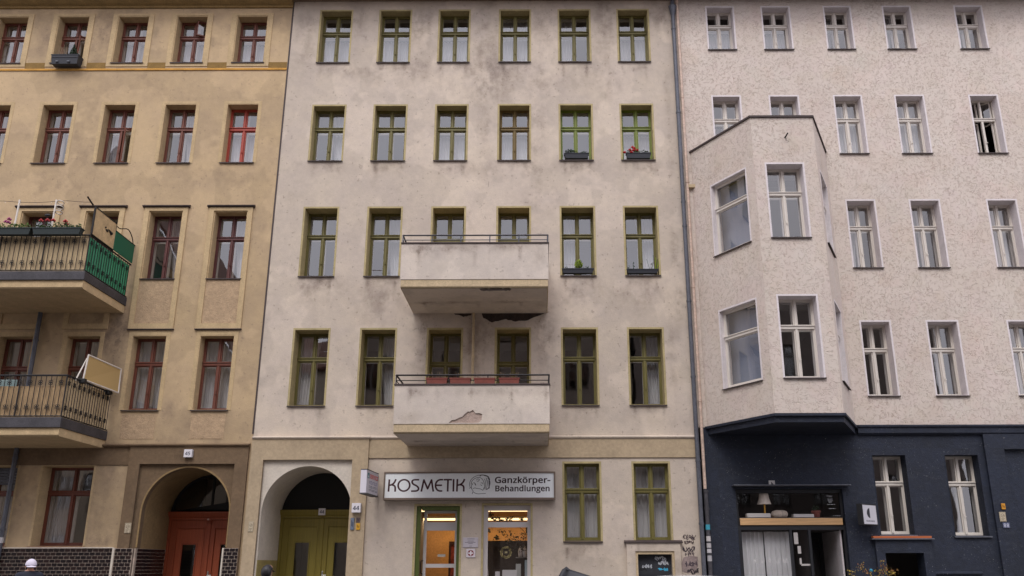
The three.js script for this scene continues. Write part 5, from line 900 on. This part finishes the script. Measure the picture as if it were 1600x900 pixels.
  mesh('entrance_side', box(er, er + .04, .3, yB - .002, -1.65, z - .11), M.lilac, b); mesh('entrance_side', box(xs - .03, xs + .01, .3, yB - .002, -1.65, z - .11), dk, b); mesh('entrance_ceiling', box(xs + .01, er, yB - .02, yB + .02, -1.65, z - .11), dk, b);
  mesh('shop_door', merge([ring(xs + .012, er - .002, .32, yB - .022, xs + .1, er - .1, .5, yB - .15, -1.65, -1.6)]), fr, b); mesh('door_glass', box(xs + .09, er - .09, .49, yB - .14, -1.63, -1.625), M.plainGlass, b);
  // half-moon hanging sign, turned out from the wall
  const sg = thing('moon_sign', 'white square sign with a black half moon on the navy wall', 'sign'), a = { x: X(1341, 805, .1), z: .12 }, c = { x: X(1368.8, 802, .3), z: .02 };
  const px0 = X(1347, 805, .42), px1 = X(1368.5, 803, .06), p0 = [px0, .5], p1 = [px1 - .02, .14], L = Math.hypot(p1[0] - p0[0], p1[1] - p0[1]); sg.position.set(p0[0], 0, p0[1]); sg.rotation.y = Math.atan2(-(p1[1] - p0[1]), p1[0] - p0[0]);
  const y1 = Y(1358, 789.5, .3), y0 = Y(1358, 819, .3); mesh('casing', bbox(-.03, L + .03, y0 - .03, y1 + .03, -.14, 0, .008), M.black, sg);
  const t = canvasTex(256, Math.round(256 * (y1 - y0) / L), (c2, W2, H2) => { c2.fillStyle = '#c4c2c8'; c2.fillRect(0, 0, W2, H2); c2.fillStyle = '#23222a'; c2.beginPath(); c2.ellipse(W2 * .5, H2 * .42, W2 * .22, H2 * .26, 0, Math.PI / 2, Math.PI * 1.5); c2.fill(); fitText(c2, 'KUKUMU', W2 * .18, H2 * .88, W2 * .64, H2 * .12, 'sans-serif', 'bold'); });
  face(L, y1 - y0, L / 2, (y0 + y1) / 2, .004, printed(t), 'printed_face', sg); mesh('bracket', planarUV(bar([L * .7, (y0 + y1) / 2, -.1], [L * .9, (y0 + y1) / 2, -.5], .02)), M.black, sg);
  plate(1201, 1211, 750.5, 758.5, .1, .02, (c2, W2, H2) => { c2.fillStyle = '#b8b4b2'; c2.fillRect(0, 0, W2, H2); c2.fillStyle = '#1c1c20'; c2.beginPath(); c2.moveTo(W2 * .35, H2 * .95); c2.lineTo(W2 * .4, H2 * .2); c2.lineTo(W2 * .8, H2 * .9); c2.fill(); }, 'sticker', 'small grey and black sticker standing on the navy shop ledge', { side: [120, 118, 118] });
}
// ---- graffiti
{
  const scr = (c, x, y, s, seed, colr, lw2, n = 6) => { const r = rng(seed); c.strokeStyle = colr; c.lineWidth = lw2; c.lineCap = 'round'; c.lineJoin = 'round'; for (let i = 0; i < n; i++) { c.beginPath(); let px = x + i * s * .8, py = y; c.moveTo(px, py + (r() - .5) * s); for (let k = 0; k < 4; k++) c.quadraticCurveTo(px + (r() - .3) * s, py + (r() - .5) * s * 2, px + (r() - .2) * s, py + (r() - .5) * s * 1.6); c.stroke(); } };
  const t = canvasTex(512, 330, (c, w, h) => { c.fillStyle = '#26282e'; c.fillRect(0, 0, w, h); c.fillStyle = '#1a1b20'; c.fillRect(w * .47, 0, 5, h); const r = rng(2); for (let i = 0; i < 300; i++) { c.fillStyle = `rgba(70,74,84,${r() * .2})`; c.fillRect(r() * w, r() * h, r() * 60, r() * 20); } scr(c, 270, 66, 44, 1, '#b8bcc2', 10, 5); scr(c, 320, 140, 46, 2, '#c4c8ce', 11, 4); scr(c, 80, 200, 44, 3, '#aeb2b8', 10, 4); scr(c, 30, 250, 26, 5, '#0c0c0e', 12, 5); c.strokeStyle = '#3aa6cc'; scr(c, 310, 246, 32, 9, '#3fa9d0', 11, 6); });
  const g = mesh('basement_board', box(bw.x0 - .01, bw.x1 + .01, bw.y0 - .1, bw.y1 + .01, -.14, -.1), M.black, pale); const x0 = bw.x0, x1 = bw.x1, y0 = Y(1020, 897.5, -.1); face(x1 - x0, bw.y1 - y0, (x0 + x1) / 2, (bw.y1 + y0) / 2, -.096, printed(t, { roughness: .7 }), 'graffiti', g);
  face(x1 - x0, y0 - bw.y0 + .08, (x0 + x1) / 2, (bw.y0 - .08 + y0) / 2 - .002, -.096, std([38, 40, 46]), 'lower_board', g);
  const t2 = canvasTex(360, 880, (c, w, h) => { c.clearRect(0, 0, w, h); scr(c, 60, 110, 84, 21, '#44363a', 13, 4); scr(c, 90, 230, 60, 22, '#4a3a3a', 13, 4); scr(c, 50, 360, 84, 23, '#40343a', 14, 4); scr(c, 100, 460, 56, 27, '#54464a', 12, 4); scr(c, 90, 650, 74, 24, '#4a3e44', 17, 4); scr(c, 130, 800, 74, 25, '#2e262a', 18, 4); });
  const gx0 = X(1064, 865, .004), gx1 = X(1091, 865, .004), gy0 = Y(1080, 899, .004), gy1 = Y(1080, 831, .004); mesh('grey_overpaint', ext(poly([[1066, 893], [1065, 880], [1068, 871], [1080, 868], [1090, 870], [1091, 884], [1086, 893], [1076, 896]].map(([u, v]) => [X(u, v), Y(u, v)])), .001, .004), plaster(grainTex([142, 126, 122], .3, .9, 91), .004), pale);
  const gm = std(t2, { transparent: true, alphaTest: .35, roughness: .7 }); face(gx1 - gx0, gy1 - gy0, (gx0 + gx1) / 2, (gy0 + gy1) / 2, .0075, gm, 'graffiti', pale);
}
console.log('details');

// ================================================================ street life (mostly below the frame)
function sdCap(p, a, b, ra, rb) { const bx = b[0] - a[0], by = b[1] - a[1], bz = b[2] - a[2], px = p[0] - a[0], py = p[1] - a[1], pz = p[2] - a[2]; let t = (px * bx + py * by + pz * bz) / (bx * bx + by * by + bz * bz + 1e-9); t = t < 0 ? 0 : t > 1 ? 1 : t; const x = px - bx * t, y = py - by * t, z = pz - bz * t; return Math.sqrt(x * x + y * y + z * z) - (ra + (rb - ra) * t); }
function march(bones, c, half, n, k) {
  const mc = new MarchingCubes(n, new THREE.MeshBasicMaterial(), false, false, 120000); mc.isolation = 0; const H = n / 2, f = mc.field, p = [0, 0, 0];
  for (let z = 0; z < n; z++) for (let y = 0; y < n; y++) for (let x = 0; x < n; x++) {
    p[0] = c[0] + (x - H) / H * half; p[1] = c[1] + (y - H) / H * half; p[2] = c[2] + (z - H) / H * half; let d = 9;
    for (const b of bones) { const e = sdCap(p, b[0], b[1], b[2], b[3]); if (e - d > k) continue; const h = Math.max(k - Math.abs(d - e), 0) / k; d = Math.min(d, e) - h * h * k * .25; }
    f[x + y * n + z * n * n] = -d;
  }
  mc.update(); const m = mc.count, g = new THREE.BufferGeometry(); const P = mc.positionArray.slice(0, m * 3), N = mc.normalArray.slice(0, m * 3);
  for (let i = 0; i < m; i++) { P[i * 3] = c[0] + P[i * 3] * half; P[i * 3 + 1] = c[1] + P[i * 3 + 1] * half; P[i * 3 + 2] = c[2] + P[i * 3 + 2] * half; }
  g.setAttribute('position', new THREE.BufferAttribute(P, 3)); g.setAttribute('normal', new THREE.BufferAttribute(N, 3)); g.setAttribute('uv', new THREE.BufferAttribute(new Float32Array(m * 2), 2)); return g;
}
function paint(g, fn) { const p = g.attributes.position, c = new Float32Array(p.count * 3), q = new THREE.Color(); for (let i = 0; i < p.count; i++) { const v = fn(p.getX(i), p.getY(i), p.getZ(i)); q.setRGB(v[0] / 255, v[1] / 255, v[2] / 255, THREE.SRGBColorSpace); c.set([q.r, q.g, q.b], i * 3); } g.setAttribute('color', new THREE.BufferAttribute(c, 3)); return g; }
// a walking figure, facing local +z, 1.70 m tall before scaling
function figure(label, top, legs, skin, scale) {
  const hy = 1.575, B = [], s = (a, b, ra, rb) => B.push([a, b, ra, rb]);
  s([0, .98, 0], [0, 1.12, 0], .135, .125); s([0, 1.12, 0], [0, 1.34, .01], .125, .145); s([-.15, 1.38, 0], [.15, 1.38, 0], .075, .075); s([0, 1.36, 0], [0, 1.46, .01], .07, .06); s([-.07, .95, 0], [.07, .95, 0], .12, .12);
  const st = .17; for (const k of [-1, 1]) { s([k * .09, .93, 0], [k * .1, .5, k * st * .6], .085, .058); s([k * .1, .5, k * st * .6], [k * .1, .1, k * st - .05], .056, .04); s([k * .1, .055, k * st - .08], [k * .11, .05, k * st + .11], .045, .036); s([k * .18, 1.38, 0], [k * .24, 1.12, -k * .06], .056, .045); s([k * .24, 1.12, -k * .06], [k * .23, .9, -k * .06 + .06], .043, .03); }
  const body = paint(march(B, [0, .86, 0], .95, 96, .06), (x, y) => y < .09 ? [36, 34, 36] : y < .96 ? legs : y > 1.475 ? skin : Math.abs(x) > .18 && y < .92 ? skin : top);
  const Hd = [[[0, hy + .02, -.015], [0, hy + .035, .02], .082, .08], [[0, hy - .06, .035], [0, hy - .085, .06], .05, .032], [[0, hy - .02, .06], [0, hy - .05, .055], .045, .04], [[0, hy - .005, .088], [0, hy - .035, .108], .01, .014], [[-.076, hy - .005, 0], [-.084, hy - .03, -.006], .016, .011], [[.076, hy - .005, 0], [.084, hy - .03, -.006], .016, .011], [[0, hy - .14, -.005], [0, hy - .06, -.005], .058, .05], [[-.028, hy - .062, .088], [.028, hy - .062, .088], .008, .008]];
  const head = paint(march(Hd, [0, hy - .02, .01], .17, 72, .02), (x, y, z) => { const ex = Math.min(Math.hypot(x - .031, y - hy), Math.hypot(x + .031, y - hy)); return z > .06 && ex < .012 ? [40, 32, 30] : z > .07 && Math.abs(y - hy + .062) < .008 && Math.abs(x) < .026 ? [150, 84, 78] : skin; });
  const parts = [body, head];
  for (const k of [-1, 1]) { const w = [k * .23, .9, -k * .06 + .06], F = [[[w[0], w[1], w[2]], [w[0], w[1] - .08, w[2] + .012], .026, .03]]; for (let i = 0; i < 4; i++) { const z = w[2] - .022 + i * .019, L = [.058, .068, .064, .05][i]; F.push([[w[0], w[1] - .085, z + .01], [w[0] - k * .004, w[1] - .085 - L * .55, z + .016], .0095, .0088], [[w[0] - k * .004, w[1] - .085 - L * .55, z + .016], [w[0] - k * .018, w[1] - .085 - L, z + .014], .0088, .0075]); } F.push([[w[0] - k * .012, w[1] - .03, w[2] + .03], [w[0] - k * .024, w[1] - .085, w[2] + .058], .012, .0095]); parts.push(paint(march(F, [w[0], w[1] - .08, w[2] + .01], .12, 56, .012), () => skin)); }
  const g = mergeGeometries(parts), m = shade(new THREE.Mesh(g, new THREE.MeshStandardMaterial({ vertexColors: true, roughness: .85 }))); tag(m, 'person', label, 'person'); m.scale.setScalar(scale); m.userData.hy = undefined; delete m.userData.hy; return m;
}
{
  const z1 = 4.6, p1 = W(50, 873.2, z1), a = figure('person in a navy jacket wearing a white baseball cap backwards', [30, 34, 48], [52, 54, 62], [198, 148, 122], 1);
  const hy = 1.575, capTop = hy + .125, s1 = (p1.y - .12) / capTop; a.scale.setScalar(s1); a.position.set(p1.x, .12, z1); a.rotation.y = Math.PI + .62;
  const capM = std([206, 200, 214], { roughness: .8 }), cap = new THREE.SphereGeometry(.106, 28, 14, 0, 6.2832, 0, 1.62).scale(.95, 1.08, 1.06).translate(0, hy + .012, .0);
  const bill = new THREE.CylinderGeometry(.095, .095, .008, 24, 1, false, -1.35, 2.7).scale(.92, 1, 1.25).translate(0, 0, -.02); { const p = bill.attributes.position; for (let i = 0; i < p.count; i++) p.setY(i, p.getY(i) - Math.pow(p.getX(i), 2) * 3.2); } bill.computeVertexNormals(); bill.rotateX(.42).rotateY(Math.PI).translate(0, hy + .012, -.075);
  const c = mesh('cap', merge([planarUV(cap), planarUV(bill)]), capM, a); mesh('cap_strap', planarUV(new THREE.TorusGeometry(.1, .006, 5, 24, Math.PI).rotateX(1.57).translate(0, hy + .015, 0)), std([150, 146, 160]), c); mesh('hair', planarUV(new THREE.SphereGeometry(.092, 20, 10, 0, 6.2832, .9, 1.1).scale(.98, 1.05, 1).translate(0, hy, -.012)), std([60, 44, 36]), a);
  const z2 = 4.9, p2 = W(419, 882, z2), b = figure('person in dark clothes and a black peaked cap before the olive door', [26, 25, 30], [40, 40, 46], [176, 132, 110], 1); b.scale.setScalar((p2.y - .12) / (hy + .118)); b.position.set(p2.x, .12, z2); b.rotation.y = Math.PI * .8;
  const cap2 = new THREE.SphereGeometry(.1, 24, 12, 0, 6.2832, 0, 1.6).scale(.96, 1.06, 1.05).translate(0, hy + .012, 0), bill2 = bill.clone().translate(0, -hy - .012, .075).rotateY(Math.PI).translate(0, hy + .02, .085);
  mesh('cap', merge([planarUV(cap2), planarUV(bill2)]), std([30, 26, 30]), b); mesh('hair', planarUV(merge([new THREE.SphereGeometry(.112, 24, 14, 0, 6.2832, .4, 2.4).scale(.98, 1.22, .92).translate(0, hy - .03, -.03), new THREE.CapsuleGeometry(.06, .16, 6, 14).scale(1.2, 1, .7).translate(0, hy - .15, -.07)])), std([24, 20, 22], { roughness: .5 }), b); mesh('earring', new THREE.SphereGeometry(.009, 8, 6).translate(.088, hy - .05, 0), std([220, 220, 225], { metalness: .9, roughness: .2 }), b);
}
{ // parked white hatchback, only the crown of its roof reaches the frame
  const zc = 7, p = W(1018, 897.4, zc), car = thing('parked_car', 'parked white hatchback in front of the graffitied basement window', 'car'); car.position.set(p.x + .2, 0, zc);
  const top = p.y - .035, k = top / 1.5, paintM = new THREE.MeshPhysicalMaterial({ color: new THREE.Color(.72, .72, .74), roughness: .35, clearcoat: 1, clearcoatRoughness: .08 });
  const prof = [[-2.0, .32], [-2.05, .6], [-1.98, .82], [-1.1, .98], [-.45, 1.4], [-.1, 1.475], [.4, 1.5], [1.1, 1.46], [1.6, 1.32], [1.92, .95], [1.98, .6], [1.9, .32]].map(([x, y]) => [x, y * k]);
  const sh = new THREE.Shape(); sh.moveTo(...prof[0]); sh.splineThru(prof.slice(1).map(q => new THREE.Vector2(...q))); sh.lineTo(...prof[0]);
  const g = new THREE.ExtrudeGeometry(sh, { depth: 1.5, bevelEnabled: true, bevelThickness: .1, bevelSize: .02, bevelSegments: 3, curveSegments: 48 }).translate(0, 0, -.75), q = g.attributes.position; for (let i = 0; i < q.count; i++) { const y = q.getY(i); if (y > .95 * k) q.setZ(i, q.getZ(i) * (1 - .22 * (y - .95 * k) / (.55 * k))); } g.computeVertexNormals();
  mesh('body', g, paintM, car); const gl = std([20, 22, 26], { roughness: .08 });
  for (const s of [-1, 1]) { for (const [a, b, c, d] of [[-.98, -.38, -.1, .28], [.34, .34, 1.0, 1.36]]) { const w = new THREE.ExtrudeGeometry(poly(a < 0 ? [[-.95, 1.0 * k], [.26, 1.0 * k], [.26, 1.4 * k], [-.35, 1.38 * k]] : [[.33, 1.0 * k], [1.45, 1.02 * k], [1.2, 1.37 * k], [.33, 1.4 * k]]), { depth: .01, bevelEnabled: false }); w.rotateX(-s * .3).translate(0, .045 * 0 + (s > 0 ? .29 : .29) * .0 + .05, 0); const pp = w.attributes.position; for (let i = 0; i < pp.count; i++) pp.setZ(i, s * (.866 - .34 * (pp.getY(i) - .95 * k))); w.computeVertexNormals(); mesh('side_window', w, gl, car); }
    mesh('headlight', bbox(-2.04, -1.86, .64 * k, .8 * k, s * .6 - .14, s * .6 + .14, .03), std([220, 222, 226], { roughness: .1 }), car); mesh('tail_light', bbox(1.86, 1.99, .72 * k, .95 * k, s * .66 - .1, s * .66 + .1, .03), std([150, 20, 22], { roughness: .2 }), car); mesh('mirror', bbox(-.86, -.7, .98 * k, 1.1 * k, s * .95 - .07, s * .95 + .07, .03), paintM, car);
    for (const x of [-1.25, 1.25]) { const w = mesh('wheel', new THREE.TorusGeometry(.24, .085, 12, 28).translate(x, .33, s * .78), M.black, car); mesh('rim', planarUV(new THREE.CylinderGeometry(.19, .19, .1, 20).rotateX(1.5708).translate(x, .33, s * .8)), M.zinc, w); } }
}
{ // two-wheeler under a black cover on the pavement
  const z = 4.0, pk = W(882.5, 886, z), t = thing('covered_motorbike', 'motorbike under a black peaked fabric cover below the pale house', 'motorbike'); t.position.set(pk.x, .12, z);
  const st = [[-.95, .5, .1], [-.62, .86, .26], [-.3, 1.02, .34], [-.16, 1.22, .3], [-.04, pk.y - .16, .13], [.03, pk.y - .12, .03], [.1, pk.y - .17, .16], [.35, 1.37, .3], [.7, 1.27, .3], [1.05, 1.16, .26], [1.3, .9, .2], [1.42, .55, .1]];
  const n = 26, pos = [], idx = [], r = rng(12); st.forEach(([x, h, w], i) => { for (let j = 0; j < n; j++) { const u = j / (n - 1) * 2 - 1, a = Math.abs(u), yy = h - (h - .14) * Math.pow(a, 2.4), zz = Math.sign(u) * (w * Math.pow(a, .6) + .05 * Math.sin(i * 1.7 + j * .9) * a + .04 * a * a); pos.push(x + .02 * Math.sin(j * 1.3 + i), yy + .012 * Math.sin(j * 2.1 + i * 1.1), zz); } });
  for (let i = 0; i < st.length - 1; i++) for (let j = 0; j < n - 1; j++) { const a = i * n + j; idx.push(a, a + 1, a + n, a + 1, a + n + 1, a + n); }
  const g = new THREE.BufferGeometry(); g.setAttribute('position', new THREE.Float32BufferAttribute(pos, 3)); g.setIndex(idx); g.computeVertexNormals(); const cm = std([42, 42, 48], { roughness: .6, side: THREE.DoubleSide }); mesh('cover', g, cm, t);
  for (const x of [-.62, .86]) { const w = mesh('wheel', new THREE.TorusGeometry(.25, .06, 10, 26).translate(x, .31, 0), M.black, t); mesh('rim', new THREE.TorusGeometry(.19, .015, 6, 22).translate(x, .31, 0), M.zinc, w); }
}
{ // yellowing shrub in a tub on the pavement before the navy house
  const z = 1.5, t = thing('autumn_shrub', 'thin yellow-leaved shrub before the navy house with a turquoise ball in it', 'shrub'), c = W(1368, 897, z), r = rng(71), by = .12;
  mesh('tub', new THREE.LatheGeometry([[0, 0], [.2, 0], [.26, .42], [.28, .42], [.28, .46], [.24, .46], [.23, .4], [0, .4]].map(p => new THREE.Vector2(...p)), 20).translate(c.x, by, z), M.planter, t);
  const tips = [[1342, 882.5], [1349, 888], [1356, 893], [1378, 879], [1381, 885], [1376, 890], [1384, 892], [1391, 893.5], [1399, 891.5], [1360, 896], [1368, 898], [1329, 893], [1388, 897], [1373, 895]].map(([u, v]) => { const q = W(u, v, z); return [q.x, q.y, z + (r() - .5) * .3]; });
  for (const p of tips) { const b = [c.x + (p[0] - c.x) * .25, by + .9, z]; mesh('branch', tube([[c.x + (r() - .5) * .1, by + .4, z], b, [(b[0] + p[0]) / 2, (b[1] + p[1]) / 2 + .05, (b[2] + p[2]) / 2], p], .006, 16, 5), std([70, 52, 40]), t); }
  const near = (n, sp) => q => { const p = tips[Math.floor(q() * n)]; return [p[0] + (q() - .5) * sp, p[1] + (q() - .6) * sp, p[2] + (q() - .5) * sp]; };
  mesh('foliage', leaves(170, .036, 130, near(14, .16)), leafMat([176, 150, 60]), t); mesh('foliage', leaves(110, .034, 131, near(9, .14)), leafMat([170, 112, 62]), t); mesh('foliage', leaves(160, .05, 132, blob([c.x, 1.15, z], .35, .3, .2)), leafMat([140, 130, 60]), t);
  const q = W(1360.5, 891.5, z); solo('ornament_ball', planarUV(new THREE.SphereGeometry(.04, 14, 10).translate(q.x, q.y, z + .02)), std([20, 120, 150], { roughness: .3 }), 'small turquoise ball hanging in the yellow shrub', 'ornament');
}
// ================================================================ across the street (seen as reflections in the panes)
M.oppFrame = std([104, 98, 92]);
function oppositeHouse(x0, x1, eave, base, label, seed, gable) {
  const t = thing('opposite_house', label, 'building'), w = x1 - x0; t.position.set(x1, 0, 28.5); t.rotation.y = Math.PI;
  const m = plaster(grainTex(base, .25, 2.4, seed), .005), s = new THREE.Shape(); if (gable) { [[0, .12], [w, .12], [w, eave], [w * .5, gable], [0, eave]].forEach((p, i) => i ? s.lineTo(...p) : s.moveTo(...p)); s.closePath(); } else rectPath(s, 0, w, .12, eave);
  const os = []; const n = Math.floor(w / 2.1); for (let y = 1.5; y + 2.4 < eave; y += 3.35) for (let i = 0; i < n; i++) { const xc = w * (i + .5) / n, o = { x0: xc - .5, x1: xc + .5, y0: y, y1: y + 1.95, d: .2, fm: M.oppFrame, rm: null, sm: M.sillDark, simple: true }; hole(s, o.x0 - .002, o.x1 + .002, o.y0, o.y1 + .002); os.push(o); }
  mesh('wall', ext(s, -.3, 0), m, t); os.forEach(o => win(t, o)); mesh('room_wall', box(.3, w - .3, .2, eave, -3.1, -3), M.room, t);
  mesh('side_wall', box(0, .25, .12, eave, -9, -.302), m, t); mesh('side_wall', box(w - .25, w, .12, eave, -9, -.302), m, t); mesh('back_wall', box(0, w, .12, eave, -9.3, -9.002), m, t);
  if (gable) { mesh('roof', planarUV(new THREE.ExtrudeGeometry(poly([[-.3, eave - .2], [w * .5, gable + .3], [w + .3, eave - .2], [w + .3, eave + .1], [w * .5, gable + .6], [-.3, eave + .1]]), { depth: 9.6, bevelEnabled: false }).translate(0, 0, -9.4)), M.roof, t); }
  else { const r = mesh('roof', profile([[.35, eave], [.35, eave + .15], [-4.5, eave + 3.2], [-9.5, eave + .15], [-9.5, eave]], 0, w), M.roof, t); mesh('chimney', box(w * .3, w * .3 + .7, eave + 1.5, eave + 4.2, -4.6, -3.9), M.roof, r); }
}
oppositeHouse(-36, -17.2, 12.4, [150, 136, 118], 'brown gabled house across the street, mirrored in the ochre house panes', 140, 27);
oppositeHouse(-17, -11, 12.5, [172, 160, 144], 'low pale house across the street with roofline mirrored in panes', 141);
oppositeHouse(-10.8, 5.4, 16.4, [128, 116, 106], 'tall beige house across the street behind the street tree', 142);
oppositeHouse(5.6, 24, 16.0, [112, 102, 96], 'grey-brown house across the street opposite the roughcast house', 143);
{
  const t = thing('street_tree', 'leafy street tree across the street, mirrored in the shop window', 'tree'), x = -2.6, z = 26.2, r = rng(91), limbs = [];
  mesh('trunk', tube([[x, .1, z], [x + .05, 1.6, z], [x - .03, 3.2, z], [x + .1, 5.2, z + .1]], .14, 20, 10), std(grainTex([92, 78, 66], .5, .6, 150)), t);
  for (let i = 0; i < 12; i++) { const a = i * 2.4, h = 2.9 + i * .22, L = 1.8 + r() * .8; limbs.push(planarUV(tube([[x, h, z], [x + Math.cos(a) * L * .5, h + .5, z + Math.sin(a) * L * .4], [x + Math.cos(a) * L, h + .8 + r() * .6, z + Math.sin(a) * L * .8]], .04, 8, 6))); }
  mesh('limbs', merge(limbs), std([80, 68, 58]), t);
  const cs = Array.from({ length: 60 }, (_, i) => { const a = r() * 6.28, k = Math.sqrt(r()) * 2.5, h = 3.1 + r() * 4.2; return [x + Math.cos(a) * k, h, z + Math.sin(a) * k * .75]; });
  mesh('crown', leaves(7000, .13, 151, q => { const c = cs[Math.floor(q() * cs.length)]; return blob(c, .6, .5, .6)(q); }), M.leaf[0], t);
}
console.log('street');
renderer.render(scene, camera);
